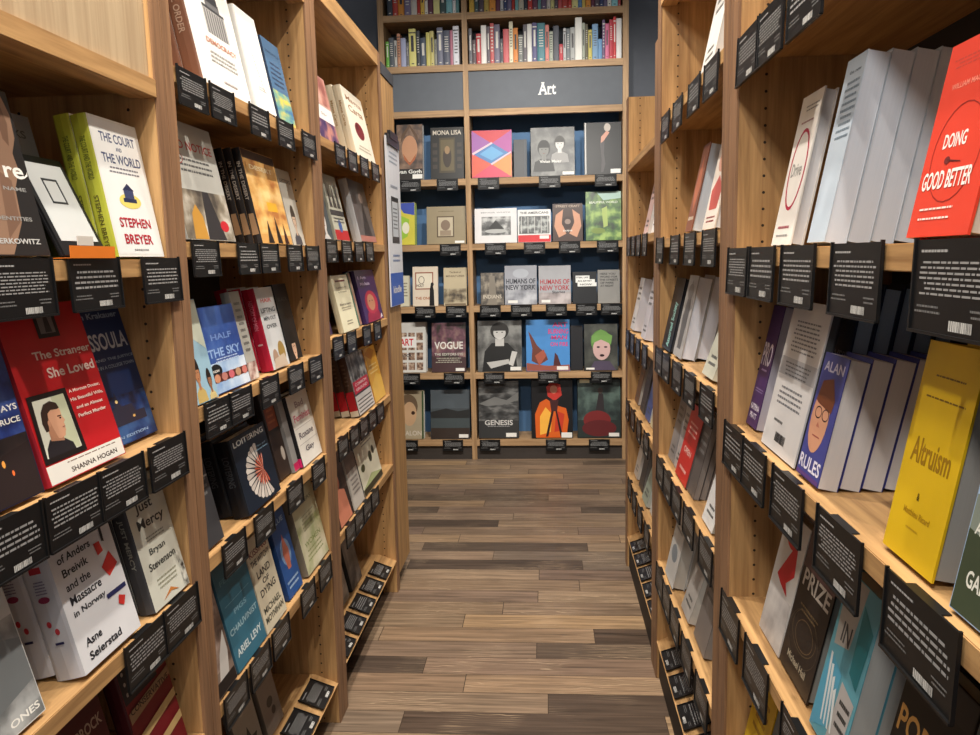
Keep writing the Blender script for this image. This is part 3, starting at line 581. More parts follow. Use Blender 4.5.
# ---------------- far left bookcase
bk('C', 0, 321, 340, 64, (196,160,150), (210,190,180), [(N_,0,.55,1,1,(150,90,84),(206,150,136),(236,214,204),5), (R,0,.30,1,.52,(236,232,228)), (T,'Stir',.5,.40,.3,.04,(150,140,140)), (N_,0,0,1,.30,(40,40,90),(90,60,100),(190,130,120),8)], 'pink portrait paperback with a wide white band at the left of the top shelf', 1, .02, .03, 12)
bk('C', 0, 357, 376, 84, (232,226,210), (220,210,186), [(T,'Magna',.52,.85,.76,.10,(150,110,84)), (T,'Carta',.52,.72,.7,.10,(150,110,84)), (E_,.48,.42,.22,.13,(120,30,44)), (E_,.40,.47,.06,.05,(80,20,30)), (Lp,.2,.1,.85,.2,2,(170,160,140))], 'cream hardcover with a dark red seal in the middle', 3, .030, .025, 12, [(T,'Magna Carta',.5,.6,.36,.4,(170,140,100),-90)])
bk('C', 1, (2.475,2.62), 0, .225, (66,76,80), (50,60,64), [(R,.08,.86,.92,.95,(196,200,200)), (R,.08,.72,.92,.80,(150,160,162)), (R,.08,.58,.92,.66,(170,176,178)), *person_els(.5,.30,.36,(206,200,196),(30,30,32),(190,190,190))], 'slate coloured book with pale rows above a face', 1, .022, .03, 12)
bk('C', 1, (2.66,2.84), 0, .23, (176,176,160), (140,140,128), [(P,[(.1,.5),(.2,.8),(.3,.5)],(60,60,56)), (P,[(.35,.5),(.5,.86),(.6,.5)],(70,66,60)), (P,[(.65,.5),(.75,.8),(.9,.5)],(60,60,56)), (R,0,.38,1,.46,(60,60,60)), (R,.0,.0,1,.16,(176,40,44)), (E_,.5,.22,.12,.1,(60,90,150)), (Lp,.1,.26,.9,.36,2,(90,90,90))], 'pale green grey paperback with dark figures over a red foot', 1, .022, .03, 12)
bk('C', 1, 362, 377, .245, (92,86,86), (176,178,182), [(P,[(.3,.1),(.6,.7),(.8,.1)],(46,42,44)), (E_,.6,.72,.12,.08,(150,130,120)), (R,0,0,1,.1,(170,110,100))], 'charcoal portrait hardcover with a shiny silver spine', 1, .034, .03, 12)
bk('C', 2, (2.475,2.62), 0, .225, (58,40,84), (44,30,66), [(T,'VIOLET',.5,.8,.7,.06,(130,110,160)), (R,.0,0,.3,.2,(230,220,200))], 'purple paperback at the left of the third shelf beside a cream one', 1, .022, .05, 12)
bk('C', 2, 344.5, 359.5, 276, (230,224,194), (190,180,150), [(R,.2,.88,.8,.91,(120,50,50)), (T,'Letters to',.5,.78,.6,.035,(130,120,100)), (T,'a Friend',.5,.70,.5,.03,(130,120,100)), (T,'Between',.5,.48,.7,.04,(120,110,96)), (Lp,.2,.36,.8,.44,2,(150,140,120)), (Lp,.3,.1,.7,.2,2,(150,140,120))], 'butter cream paperback with faint centred type', 1, .02, .022, 12)
bk('C', 2, (2.965,3.01), 0, .205, (90,130,110), (60,100,90), [(N_,.3,0,1,1,(150,90,90),(190,150,130),(210,190,170),9)], 'narrow green and rose book between cream and purple', 1, .022, .04, 12)
bk('C', 2, 367, 384, 271, (60,34,92), (48,26,74), [(E_,.52,.36,.34,.24,(176,40,70)), (E_,.5,.37,.2,.16,(190,130,100)), (E_,.43,.40,.03,.012,(40,20,20)), (E_,.57,.40,.03,.012,(40,20,20)), (P,[(.1,0),(.9,0),(.8,.2),(.5,.14),(.2,.2)],(150,30,64)), (T,'I Am',.3,.86,.4,.06,(210,190,220)), (T,'Malala',.4,.74,.5,.06,(210,190,220)), (P,[(.8,.02),(.95,.05),(.9,.12)],(230,220,230))], 'deep purple book picturing a face in a red headscarf', 2, .022, .025, 12)
bk('C', 3, 360, 375, 357, (58,58,58), (78,58,48), [(N_,0,.4,1,1,(24,24,26),(110,110,108),(200,200,196),14), (R,.05,.35,.95,.55,(190,36,60)), (T,'COMMON',.5,.49,.7,.05,(230,200,200)), (T,'GROUND',.5,.41,.7,.05,(230,200,200)), (R,0,0,1,.32,(206,200,196)), *[(R,.06,.04+.06*i,.94,.06+.06*i,(60,56,56)) for i in range(4)]], 'black and white paperback with crimson label and brown red spine', 3, .034, .03, 12, [(R,0,.10,1,.42,(166,30,40)), (R,0,0,1,.10,(200,190,170)), (Lp,.3,.5,.7,.9,6,(110,90,76))])
bk('C', 3, 376, 386, 350, (216,160,60), (190,130,50), [(P,[(0,.3),(.6,.5),(1,.4),(1,0),(0,0)],(226,180,84)), (P,[(0,.9),(.5,.75),(.9,.9),(.5,1)],(190,120,40)), (Lp,.1,.5,.9,.7,3,(240,210,140))], 'golden yellow paperback at the right of the fourth shelf', 2, .022, .03, 12)
bk('C', 4, (2.475,2.70), 0, .235, (50,40,38), (34,28,28), [(N_,0,.45,1,1,(24,20,22),(70,54,46),(130,100,84),6), (P,[(.2,0),(.25,.42),(.5,.52),(.8,.44),(.9,0)],(206,130,104)), (E_,.5,.62,.14,.12,(150,90,70))], 'dark paperback with a peach coloured figure', 1, .022, .025, 12)
bk('C', 4, (2.72,2.865), 0, .225, (196,190,182), (170,164,156), [(R,0,.6,1,1,(110,96,88)), (Lp,.15,.2,.9,.5,4,(130,124,120))], 'pale paperback with a brown upper part in the middle of the fifth shelf', 1, .02, .025, 12)
bk('C', 4, 365.5, 383, 436, (222,218,196), (60,58,56), [(R,.3,.82,.85,.86,(150,60,50)), (Lp,.3,.68,.9,.78,2,(110,110,100)), (E_,.62,.46,.08,.09,(50,56,40)), (E_,.8,.52,.06,.07,(60,60,44)), (E_,.2,.40,.09,.06,(70,74,44)), (R,0,.0,1,.10,(60,56,40)), (P,[(0,.1),(.5,.22),(1,.1)],(170,180,130))], 'cream cookery book with dark green fruits hanging on it', 2, .024, .025, 12)
bk('C', 5, (2.475,2.66), 0, .22, (84,82,82), (60,60,60), [(N_,0,0,1,1,(60,58,58),(96,92,90),(130,124,120),8)], 'smoky grey paperback on the low deck beside the post', 1, .022, .10, 12)
bk('C', 5, (2.72,2.92), 0, .23, (150,140,130), (20,20,22), [(N_,.2,.1,1,1,(110,90,80),(160,146,132),(190,178,166),7)], 'stone coloured hardcover with a thick black spine on the low deck', 1, .045, .10, 12)
bk('C', 5, (2.97,3.13), 0, .22, (70,66,66), (50,50,50), [(N_,0,0,1,1,(40,38,40),(76,70,70),(120,110,104),9)], 'dark grey paperback at the far end of the low deck', 1, .022, .10, 12)
# ---------------- near right bookcase
bk('N', 1, 771, 789.5, 99, (232,228,222), (220,216,210), [(O,.52,.50,.40,.27,.006,(176,30,66)), (T,'Drive',.5,.50,.5,.09,(150,150,146)), (Lp,.3,.88,.9,.93,2,(130,130,130)), (Lp,.2,.80,.8,.83,1,(160,120,120)), (Lp,.15,.10,.8,.14,1,(170,90,100)), (Lp,.15,.05,.8,.08,1,(150,150,150))], 'white paperback with a thin crimson ring', 1, .022, .022, 11, pcol=(214,212,214))
bk('N', 1, 807, 824, 62, (188,202,216), (190,200,210), [(T,'the new',.55,.92,.6,.02,(90,104,120)), (Lp,.2,.55,.95,.88,9,(120,136,150))], 'pale blue cover in small type fronting thick white page blocks', 6, .031, .02, 11, soft=True, pcol=(206,214,226))
bk('N', 1, 906, 967, 48, (214,66,48), (190,50,40), [(Lp,.1,.86,.95,.92,3,(190,70,60)), (T,'WILLIAM MACASKILL',.5,.77,.66,.03,(240,140,120)), (O,.5,.42,.38,.25,.0012,(150,40,34)), (T,'DOING',.45,.485,.36,.075,(246,232,226)), (E_,.4,.385,.045,.02,(110,40,40)), (P,[(.4,.39),(.62,.37),(.62,.365),(.4,.38)],(90,36,36)), (T,'GOOD BETTER',.46,.29,.78,.095,(250,236,230)), (Lp,.1,.13,.72,.155,1,(250,220,210)), (Lp,.1,.08,.70,.105,1,(250,220,210))], 'bright orange red hardcover with white capitals and a small dial', 2, .028, .012, 11, pcol=(206,202,196))
bk('N', 2, 741, 755.5, 305, (64,40,100), (50,30,84), [(T,'PRO',.45,.60,.8,.19,(220,214,230)), (Lp,.2,.45,.8,.49,1,(170,150,200)), (Lp,.15,.28,.85,.32,2,(150,130,180)), (T,'KATRINA',.5,.16,.8,.05,(226,220,236)), (T,'PRATT',.5,.09,.6,.045,(226,220,236))], 'purple paperback with tall white capitals at the left of its shelf', 2, .026, .03, 12, soft=True, pcol=(196,192,206))
bk('N', 2, 761, 793, 300, (214,212,212), (40,40,44), [(R,0,.5,1,.62,(176,176,180)), (Lp,.15,.66,.9,.88,8,(110,110,116)), (Lp,.15,.5,.85,.60,4,(96,96,100)), (Lp,.15,.3,.85,.44,4,(120,120,126)), ('B',.36,.07,.64,.13,(40,40,44)), (Lp,.2,.18,.5,.22,1,(110,110,110))], 'white back cover with grey paragraphs and a barcode', 1, .018, .018, 12, pcol=(70,70,74))
bk('N', 2, 796, 817, 352, (66,70,140), (50,50,110), [(T,'ALAN',.5,.90,.8,.08,(210,206,226)), (E_,.42,.48,.36,.27,(206,150,120)), (P,[(.1,.62),(.2,.78),(.6,.82),(.84,.66),(.8,.56),(.2,.60)],(110,60,36)), (O,.32,.53,.14,.05,.002,(50,30,30)), (O,.62,.53,.14,.05,.002,(50,30,30)), (P,[(.4,.46),(.5,.42),(.36,.42)],(180,110,90)), (R,.3,.34,.6,.35,(150,70,66)), (T,'RULES',.5,.12,.9,.11,(226,222,236)), (R,0,0,1,.04,(90,60,120))], 'violet paperback with a bespectacled face fronting thick cream page blocks', 6, .030, .016, 12, soft=True, pcol=(214,210,210))
bk('N', 2, (1.43,1.30), 0, .29, (40,54,84), (34,46,70), [(T,'POWER',.5,.6,.8,.06,(140,150,170))], 'dark navy hardcover deeper behind the white barcode cover', 5, .03, .08, 10, pcol=(176,196,216))
bk('N', 2, 882.6, 931, 340, (216,178,30), (200,160,26), [(Lp,.25,.84,.8,.86,1,(120,90,30)), (Lp,.12,.74,.92,.76,1,(120,90,30)), (T,'Altruism',.5,.50,.72,.12,(150,112,20)), (T,'&',.46,.30,.05,.035,(90,70,20)), (T,'Matthieu Ricard',.5,.22,.5,.03,(170,130,20)), (Lp,.35,.14,.6,.16,1,(190,150,30))], 'bright yellow hardcover with soft brown serif type', 2, .040, .018, 10, pcol=(160,158,154))
bk('N', 2, 949, 1015, .185, (150,176,206), (70,80,66), [(N_,0,.62,1,1,(120,156,200),(170,196,226),(214,226,240),4), (P,[(0,.62),(.4,.68),(1,.60),(1,.4),(0,.42)],(130,140,130)), (P,[(0,.44),(.5,.40),(1,.46),(1,0),(0,0)],(62,72,54)), (T,'AFTER THE',.45,.46,.7,.07,(226,226,216)), (T,'GARDEN',.45,.2,.6,.09,(226,226,216))], 'landscape covered paperback with sky above dark green hills at the right edge', 1, .03, .012, 10, pcol=(190,188,180))
bk('N', 3, 759, 778, .24, (206,202,198), (180,176,170), [(E_,.5,.84,.28,.09,(206,40,44)), (P,[(.2,.5),(.7,.86),(.85,.6),(.6,.5),(.75,.42),(.4,.46)],(190,30,40)), (N_,0,0,1,.4,(150,146,146),(190,186,184),(214,210,206),6)], 'white paperback with a red splash left of the brown hardcover', 2, .024, .03, 12, pcol=(180,176,170))
bk('N', 3, 779, 806, .25, (42,36,34), (30,26,26), [(N_,0,.72,1,1,(50,30,34),(76,50,54),(110,80,80),8), (T,'PRIZE',.52,.66,.84,.12,(196,190,180)), (O,.5,.34,.38,.14,.0016,(96,80,60)), (O,.52,.32,.28,.10,.0016,(110,90,66)), (O,.5,.30,.46,.18,.0016,(80,70,60)), (Lp,.2,.44,.8,.5,2,(120,100,70)), (T,'Michael Hall',.5,.12,.6,.05,(170,160,140))], 'dark brown hardcover with pale capitals and swirling rings', 1, .034, .03, 12, pcol=(150,148,142))
bk('N', 3, 809, 838, .25, (96,160,176), (80,140,160), [(P,[(0,1),(.6,1),(.5,.6),(.1,.55)],(170,166,160)), (T,'IN',.35,.66,.25,.12,(60,60,64)), (P,[(.6,.9),(.95,.8),(.9,.45),(.65,.5)],(40,120,130)), (P,[(.1,.5),(.5,.44),(.45,.1),(0,.0),(0,.3)],(84,160,190)), (P,[(.55,.42),(.95,.38),(.9,.0),(.5,.05)],(176,172,170)), *[(P,[(.1+.1*i,.5-.06*i),(.16+.1*i,.5-.05*i),(.3+.1*i,.1),(.26+.1*i,.1)],(214,220,220)) for i in range(4)], (Lp,.6,.15,.92,.35,3,(60,60,60))], 'teal and white collage paperback behind a hanging card', 4, .036, .02, 12, soft=True, pcol=(176,178,176))
bk('N', 3, (.945,.80), 0, .245, (32,28,26), (28,24,22), [(T,'PORT',.4,.62,.7,.14,(176,130,70)), (T,'FOLIO',.5,.42,.8,.12,(170,124,66)), (R,0,.85,1,1,(46,40,38))], 'black paperback with gold outlined capitals in the lower right corner', 2, .028, .022, 12, pcol=(150,160,160))
bk('N', 4, (1.61,1.48), 0, .215, (206,170,40), (190,150,30), [(Lp,.2,.4,.8,.8,4,(150,110,30))], 'yellow paperback low behind the near right post', 2, .03, .03, 12, pcol=(190,186,176))
bk('N', 4, (1.43,1.30), 0, .23, (150,150,144), (120,120,116), [(Lp,.2,.4,.8,.8,4,(90,90,90))], 'grey paperback low beside the yellow one', 3, .028, .03, 12, pcol=(180,178,172))
# ---------------- middle right bookcase
def gen(case, shelf, ya, w, h, cov, phrase, n=1, t=.026, inset=.012, lean=12, pcol=(214,212,208), els=None, soft=True, dark=(90,90,90)):
    y = CASES[case].open[1]-.006-ya
    e = els or [(T,'A',.5,.7,.12,.06,dark), (Lp,.15,.55,.85,.85,3,dark), (Lp,.2,.1,.8,.25,2,dark)]
    if els is None: e = e[1:]
    bk(case, shelf, (y, y-w), 0, h, cov, tuple(int(v*.8) for v in cov), e, phrase, n, t, inset, lean, soft=soft, pcol=pcol)
gen('E', 0, .60, .15, .24, (226,224,220), 'white paperback sliver at the right of the top shelf', 3)
bk('E', 1, 685, 691, .235, (130,84,66), (110,70,56), [(P,[(.1,.5),(.5,.9),(.9,.5),(.5,.2)],(180,110,84)), (Lp,.1,.1,.9,.2,1,(200,180,160))], 'brown paperback left of pale blue page blocks on the second shelf', 3, .045, .012, 12, pcol=(206,216,226))
bk('E', 1, 702, 714, .235, (226,216,206), (180,110,100), [(P,[(.1,.4),(.5,.55),(.9,.4),(.8,.2),(.2,.2)],(190,90,84)), (E_,.5,.7,.3,.12,(200,150,130)), (Lp,.1,.84,.9,.94,2,(110,90,90)), (Lp,.1,.06,.9,.14,2,(150,70,70))], 'cream paperback with a coral pattern on the second right shelf', 3, .03, .012, 12, pcol=(224,226,230))
bk('E', 2, (2.672,2.50), 0, .235, (24,34,48), (22,30,42), [(T,'Assorted Society',.60,.36,.62,.42,(150,206,200),90), (R,.0,.0,1,.03,(60,70,80))], 'blue black hardcover with upright mint lettering', 1, .028, .010, 12, pcol=(60,60,64))
bk('E', 2, (2.45,2.31), 0, .245, (170,168,168), (150,150,150), [(P,[(.2,.5),(.5,.95),(.8,.6),(.7,.1),(.3,.1)],(96,96,100)), (E_,.5,.8,.3,.1,(120,116,116))], 'grey figure paperback fronting white and lilac page blocks', 5, .042, .012, 12, pcol=(222,226,238))
gen('E', 2, .64, .13, .24, (190,190,176), 'leaning grey green book with cream page edges', 2, .03, .02, 20, (214,212,194))
gen('E', 3, .03, .11, .22, (140,138,140), 'grey paperback with pale edges two left of the scarlet one', 2, .022, .03, 12, (196,190,190))
gen('E', 3, .15, .09, .22, (176,170,170), 'light grey paperback just left of the scarlet one', 3, .02, .03, 12)
bk('E', 3, 675, 685, .225, (206,50,44), (180,40,36), [(Lp,.15,.6,.85,.8,3,(240,180,170)), (T,'OPEN',.5,.4,.6,.08,(240,200,190)), (Lp,.2,.1,.8,.2,1,(240,180,170))], 'scarlet paperback in the middle of the fourth shelf', 1, .024, .02, 14, soft=True, pcol=(96,90,88))
bk('E', 3, 687, 693, .235, (96,90,88), (70,66,64), [(Lp,.1,.5,.9,.8,3,(150,150,150))], 'taupe paperback fronting many thin dark lined page blocks', 8, .017, .025, 14, soft=True, pcol=(140,132,128))
gen('E', 3, .68, .12, .22, (222,222,222), 'white paperback leaning at the right of the fourth shelf', 2, .024, .018, 16, (160,158,150))
gen('E', 4, .38, .12, .25, (176,172,168), 'warm grey leaning paperback with cream edges, middle of fifth shelf', 4, .034, .02, 18, (206,202,194))
bk('E', 4, 665, 672, .23, (204,204,202), (170,170,170), [(E_,.5,.4,.3,.12,(130,140,150)), (Lp,.1,.7,.9,.85,2,(120,120,120))], 'chalk white paperback at the far left of the fifth shelf', 4, .04, .012, 12, pcol=(190,186,178))
bk('E', 4, (2.12,1.98), 0, .245, (120,114,112), (100,96,94), [(Lp,.1,.5,.9,.8,3,(70,70,70))], 'ash grey paperback fronting grey page blocks on the fifth shelf', 4, .034, .025, 14, soft=True, pcol=(142,136,132))
gen('E', 4, .75, .14, .22, (226,222,218), 'white edged book low at the right of the fifth shelf', 3, .04, .04, 14)
gen('E', 5, .36, .02+.13, .22, (120,122,120), 'grey book standing on the base deck of the middle right bookcase', 1, .024, .105, 12, (150,150,146))
# ---------------- far right bookcase
gen('D', 1, .34, .13, .24, (206,176,172), 'rose paperback with white page edges on the second shelf', 4, .04, .03, 12, (236,234,234))
gen('D', 1, .58, .13, .23, (222,220,220), 'white paperback right of the rose one', 2, .03, .03, 12, (230,230,232))
gen('D', 2, .02, .14, .235, (212,210,212), 'white paperback at the far left of the third shelf', 4, .05, .012, 12, (222,222,232))
gen('D', 2, .42, .14, .235, (200,196,204), 'lilac white paperback in the middle of the third shelf', 4, .05, .012, 12, (210,208,218))
gen('D', 3, .25, .13, .225, (56,54,60), 'charcoal paperback on the fourth shelf of the low bookcase', 2, .018, .03, 12, (90,88,90))
gen('D', 3, .43, .13, .225, (70,90,150), 'mid blue paperback on the fourth shelf of the low bookcase', 4, .03, .03, 12, (196,200,206))
gen('D', 3, .60, .13, .225, (206,196,160), 'buff paperback at the right of the fourth shelf', 3, .03, .03, 12, (206,204,196))
gen('D', 4, .03, .12, .23, (190,180,170), 'stone paperback at the far left of the fifth shelf', 3, .03, .03, 12, (200,196,190))
gen('D', 3, .04, .13, .225, (110,80,66), 'russet paperback at the far left of the fourth shelf', 3, .028, .03, 12, (190,186,180))
gen('D', 2, .62, .14, .235, (120,150,180), 'steel blue paperback at the right of the third shelf', 4, .04, .035, 12, (216,218,226))
gen('D', 5, .3, .13, .22, (150,146,140), 'pebble grey book on the base deck of the low bookcase', 3, .03, .105, 12, (180,176,170))
gen('D', 4, .22, .12, .22, (60,60,62), 'black paperback on the fifth shelf', 2, .018, .03, 12, (120,116,112))
gen('D', 4, .42, .14, .24, (150,160,146), 'sage green paperback leaning widely', 1, .03, .02, 18, (190,196,190))
gen('D', 4, .60, .14, .24, (196,196,192), 'off white paperback at the right of the fifth shelf', 2, .03, .03, 12, (200,200,196))
# ---------------- art wall
tan = (150,140,120)
bk('W', 2, 397, 423, 125, (46,40,38), (150,150,150), [(N_,0,.2,1,1,(60,44,38),(110,84,66),(150,120,96),7), (E_,.5,.56,.30,.24,(190,140,106)), (P,[(.15,.66),(.5,.95),(.85,.66),(.8,.8),(.5,1),(.2,.82)],(96,72,54)), (P,[(.24,.48),(.5,.3),(.76,.48),(.7,.36),(.5,.26),(.3,.36)],(170,96,60)), (T,'van Gogh',.5,.14,.9,.09,W_), stk(.6,.02,.98,.1)], 'portrait art book with a bearded face and brown background', 2, .03, .03, 8)
bk('W', 2, 431, 464, 128, (30,28,26), (24,24,24), [(T,'MONA LISA',.5,.90,.86,.09,(206,196,180)), (R,.26,.12,.74,.80,(70,60,40)), (R,.30,.16,.70,.76,(96,84,56)), (E_,.5,.42,.13,.2,(52,40,30)), (E_,.5,.56,.08,.08,(150,120,84)), *[(R,.06,.2+.14*i,.2,.28+.14*i,(60,52,46)) for i in range(4)], *[(R,.8,.2+.14*i,.94,.28+.14*i,(60,52,46)) for i in range(4)]], 'black art book with a small brown framed panel and pale heading', 1, .03, .03, 8)
bk('W', 2, 472, 512, 131, (170,70,120), (150,120,70), [(P,[(0,1),(1,1),(.5,.72)],(196,60,70)), (P,[(0,1),(.5,.72),(0,.5)],(150,90,160)), (P,[(1,1),(.5,.72),(1,.5)],(170,80,150)), (P,[(.5,.74),(.95,.5),(.5,.28),(.05,.5)],(70,120,176)), (P,[(.5,.66),(.8,.5),(.5,.36),(.2,.5)],(96,160,206)), (P,[(0,.5),(.5,.28),(0,0)],(206,84,60)), (P,[(1,.5),(.5,.28),(1,0)],(220,140,70)), (P,[(0,0),(1,0),(.5,.28)],(206,60,90)), (P,[(0,.52),(.5,.75),(.53,.72),(.03,.48)],(220,190,200)), (P,[(1,.52),(.5,.26),(.47,.29),(.97,.54)],(220,190,200))], 'pink and blue faceted geometric art book', 1, .04, .03, 8)
bk('W', 2, 514, 527, .27, (26,30,38), (20,22,26), [(R,.8,0,1,1,(50,56,64))], 'narrow dark art book right of the pink geometric one', 2, .03, .05, 8)
bk('W', 2, 531, 575, 128, (40,40,40), (26,26,26), [(N_,0,0,1,1,(30,30,30),(66,66,64),(104,104,100),6), *person_els(.66,.66,.22,(206,204,200),(60,58,56),(150,148,146),.8), *person_els(.30,.55,.26,(120,120,116),(24,24,24),(40,40,40),.8), (T,'Vivian Maier',.45,.30,.5,.06,W_), stk(.72,.02,.98,.08)], 'black and white photo book with two figures', 1, .03, .03, 8)
bk('W', 2, 585, 624, 123, (22,22,24), (210,210,208), [(E_,.62,.90,.09,.08,(190,180,170)), (P,[(.45,.72),(.6,.84),(.68,.80),(.52,.64),(.44,.60)],(206,150,130)), (P,[(.42,.6),(.54,.64),(.52,.4),(.56,.2),(.5,.04),(.44,.04),(.46,.3)],(76,72,74)), (R,0,0,.04,1,(206,204,200)), stk()], 'black photo book with a lone dancer reaching up', 1, .035, .03, 8)
bk('W', 3, 397, 415, 203, (206,196,70), (120,140,60), [(P,[(0,1),(1,1),(1,.7),(.4,.75)],(60,80,170)), (P,[(.2,.7),(.7,.6),(.6,.2),(.2,.1)],(150,190,60)), (E_,.5,.4,.2,.14,(230,226,200))], 'yellow and blue illustrated art book at the left edge', 3, .03, .03, 8)
bk('W', 3, 427, 466, 207, (150,136,108), (120,108,84), [(Lp,.3,.84,.7,.9,1,(120,106,80)), (R,.26,.18,.70,.74,(90,74,56)), (R,.29,.21,.67,.71,(190,176,150)), (E_,.48,.5,.12,.14,(130,110,92)), (R,.34,.22,.62,.36,(150,132,110)), stk(.72,.02,.96,.08)], 'wide khaki art book with a small framed picture', 1, .03, .03, 8)
bk('W', 3, 475, 517, 209, (222,220,220), (200,200,200), [(T,'MINOR WHITE',.5,.88,.7,.035,(150,150,150)), (N_,.16,.22,.86,.76,(30,30,30),(90,90,90),(190,190,188),9), (E_,.5,.34,.26,.06,(180,180,178)), (P,[(.3,.4),(.5,.66),(.7,.4)],(40,40,40))], 'square white photo book with a grey still life picture', 1, .025, .03, 8)
bk('W', 3, 518, 551, 210, (226,226,224), (200,200,200), [(R,0,0,1,.22,(206,36,44)), (T,'THE AMERICANS',.5,.90,.86,.07,(40,40,44)), (N_,.04,.26,.96,.80,(24,26,28),(80,84,84),(180,184,180),14), *[(R,.1+.2*i,.28,.12+.2*i,.78,(200,200,196)) for i in range(5)], stk(.66,.1,.94,.2)], 'photo book with a streetcar picture above a red foot', 1, .02, .04, 8)
bk('W', 3, 553, 583, 204, (70,50,44), (50,40,36), [(T,'STREET CRAFT',.5,.93,.8,.06,(190,170,150)), (P,[(.1,.7),(.35,.85),(.3,.5),(.45,.2),(.2,.1),(.05,.4)],(206,150,120)), (P,[(.9,.7),(.65,.85),(.72,.5),(.55,.2),(.8,.1),(.95,.4)],(206,150,120)), (E_,.5,.5,.2,.16,(60,44,40)), (E_,.5,.52,.1,.07,(150,130,120)), (T,'DIANE',.5,.28,.3,.04,W_)], 'brown photo book with two cupped hands', 1, .03, .03, 8)
bk('W', 3, 586, 623, 192, (60,90,40), (40,60,30), [(N_,0,0,1,1,(24,50,22),(70,110,44),(150,180,90),8), (P,[(.3,1),(1,1),(1,.86),(.5,.82)],(170,200,190)), (T,'BEAUTIFUL WORLD',.5,.78,.8,.045,(220,226,206)), (P,[(.45,.65),(.6,.7),(.62,.3),(.5,.26)],(170,190,110)), (E_,.35,.2,.2,.06,(120,140,70))], 'tall green woodland photo book at the right', 1, .03, .03, 8)
bk('W', 4, 398, 409, 276, (206,202,180), (180,170,150), [(Lp,.1,.3,.9,.8,5,(120,110,96))], 'narrow cream book at the left edge of the third art shelf', 2, .03, .03, 8)
bk('W', 4, 413, 438, 267, (220,206,186), (190,176,160), [(R,.1,.42,.82,.86,(150,90,70)), (R,.14,.45,.78,.83,(226,216,196)), (O,.35,.66,.12,.1,.004,(60,40,36)), (T,'HOLY',.3,.52,.3,.07,(60,40,36)), (T,'THE ONE',.4,.2,.6,.07,(170,100,60)), (P,[(.66,.0),(.86,.0),(.84,.4),(.78,.55),(.72,.55),(.68,.4)],(26,24,26)), (E_,.78,.55,.06,.05,(26,24,26))], 'cream book with a standing black cat', 1, .03, .03, 8)
bk('W', 4, 444, 467, 268, (190,176,146), (160,146,120), [(T,'The Book of',.5,.88,.5,.05,(110,96,76)), (T,'MINIATURES',.5,.78,.8,.05,(110,96,76)), (N_,.0,.08,1,.45,(70,60,48),(130,116,92),(176,164,136),12), (R,.05,.0,.95,.06,(120,104,84))], 'tan book with a landscape strip beside the centre upright', 1, .03, .03, 8)
bk('W', 4, 481, 504, 273, (84,78,70), (60,54,50), [(N_,0,0,1,1,(44,40,36),(96,88,78),(150,140,124),10), (P,[(.3,.0),(.4,.9),(.6,.9),(.7,0)],(130,122,110)), (T,'INDIANS',.5,.26,.8,.12,(196,186,170))], 'sepia photo book with a standing robed figure', 1, .025, .03, 8)
bk('W', 4, 505, 537, 266, (156,158,166), (120,120,126), [(N_,0,0,1,.5,(110,112,120),(150,152,160),(190,192,198),6), (T,'HUMANS OF',.5,.60,.92,.13,(50,52,60)), (T,'NEW YORK',.5,.44,.92,.13,(50,52,60)), (E_,.5,.8,.25,.12,(176,180,188)), stk(.1,.04,.4,.11)], 'silver grey city book with dark capitals', 1, .03, .03, 8)
bk('W', 4, 539, 571, 266, (166,166,170), (120,120,126), [(N_,0,0,1,.3,(120,110,110),(160,150,150),(190,180,180),6), (T,'HUMANS OF',.5,.58,.92,.13,(170,50,60)), (T,'NEW YORK',.5,.42,.92,.13,(170,50,60)), (T,'Stories',.62,.31,.4,.07,(50,50,56)), stk(.08,.04,.36,.11)], 'silver grey city book with red capitals', 1, .03, .03, 8)
bk('W', 4, 573, 597, 272, (30,32,36), (24,24,26), [(R,.12,.76,.7,.88,(232,232,228)), (R,.12,.66,.92,.76,(232,232,228)), (R,.2,.54,1,.66,(232,232,228)), (T,'STEAL LIKE',.4,.82,.5,.05,BK), (T,'AN ARTIST',.5,.71,.6,.05,BK), (T,'NOW',.55,.6,.5,.05,BK)], 'black book with jagged white word strips', 1, .02, .03, 8)
bk('W', 4, 598, 620, 270, (140,138,134), (100,100,98), [(T,'HERE YOU',.45,.88,.7,.06,(40,40,42)), (T,'WORD FOR',.5,.79,.8,.06,(40,40,42)), (T,'THE STREETS',.5,.70,.85,.06,(40,40,42)), (T,'OF PARIS',.42,.61,.6,.06,(40,40,42)), (T,'AT NIGHT',.42,.52,.6,.06,(40,40,42))], 'grey book with stacked black words', 1, .02, .03, 8)
bk('W', 5, 399, 426, 323, (214,212,206), (190,188,184), [*[(N_,.06+.3*i,.05+.2*j,.3+.3*i,.2+.2*j,(70,50,44),(150,120,100),(200,180,160),26) for i in range(3) for j in range(4)], (R,.0,.50,.66,.72,(232,230,226)), (T,'ART',.3,.61,.5,.14,(200,36,50)), (T,'BOOK',.3,.34,.4,.06,(60,60,64))], 'white art book patched with small pictures and red capitals', 3, .03, .03, 8)
bk('W', 5, 432, 466, 323, (76,56,58), (50,40,40), [(N_,0,.3,1,1,(50,44,36),(110,70,84),(150,120,110),8), (T,'VOGUE',.5,.54,.84,.15,(226,222,214)), (T,'THE EDITORS EYE',.5,.36,.84,.05,(206,204,190)), (Lp,.1,.18,.9,.3,3,(180,176,160)), stk(.7,.02,.96,.08)], 'dark plum fashion book with large white serif word', 1, .03, .03, 8)
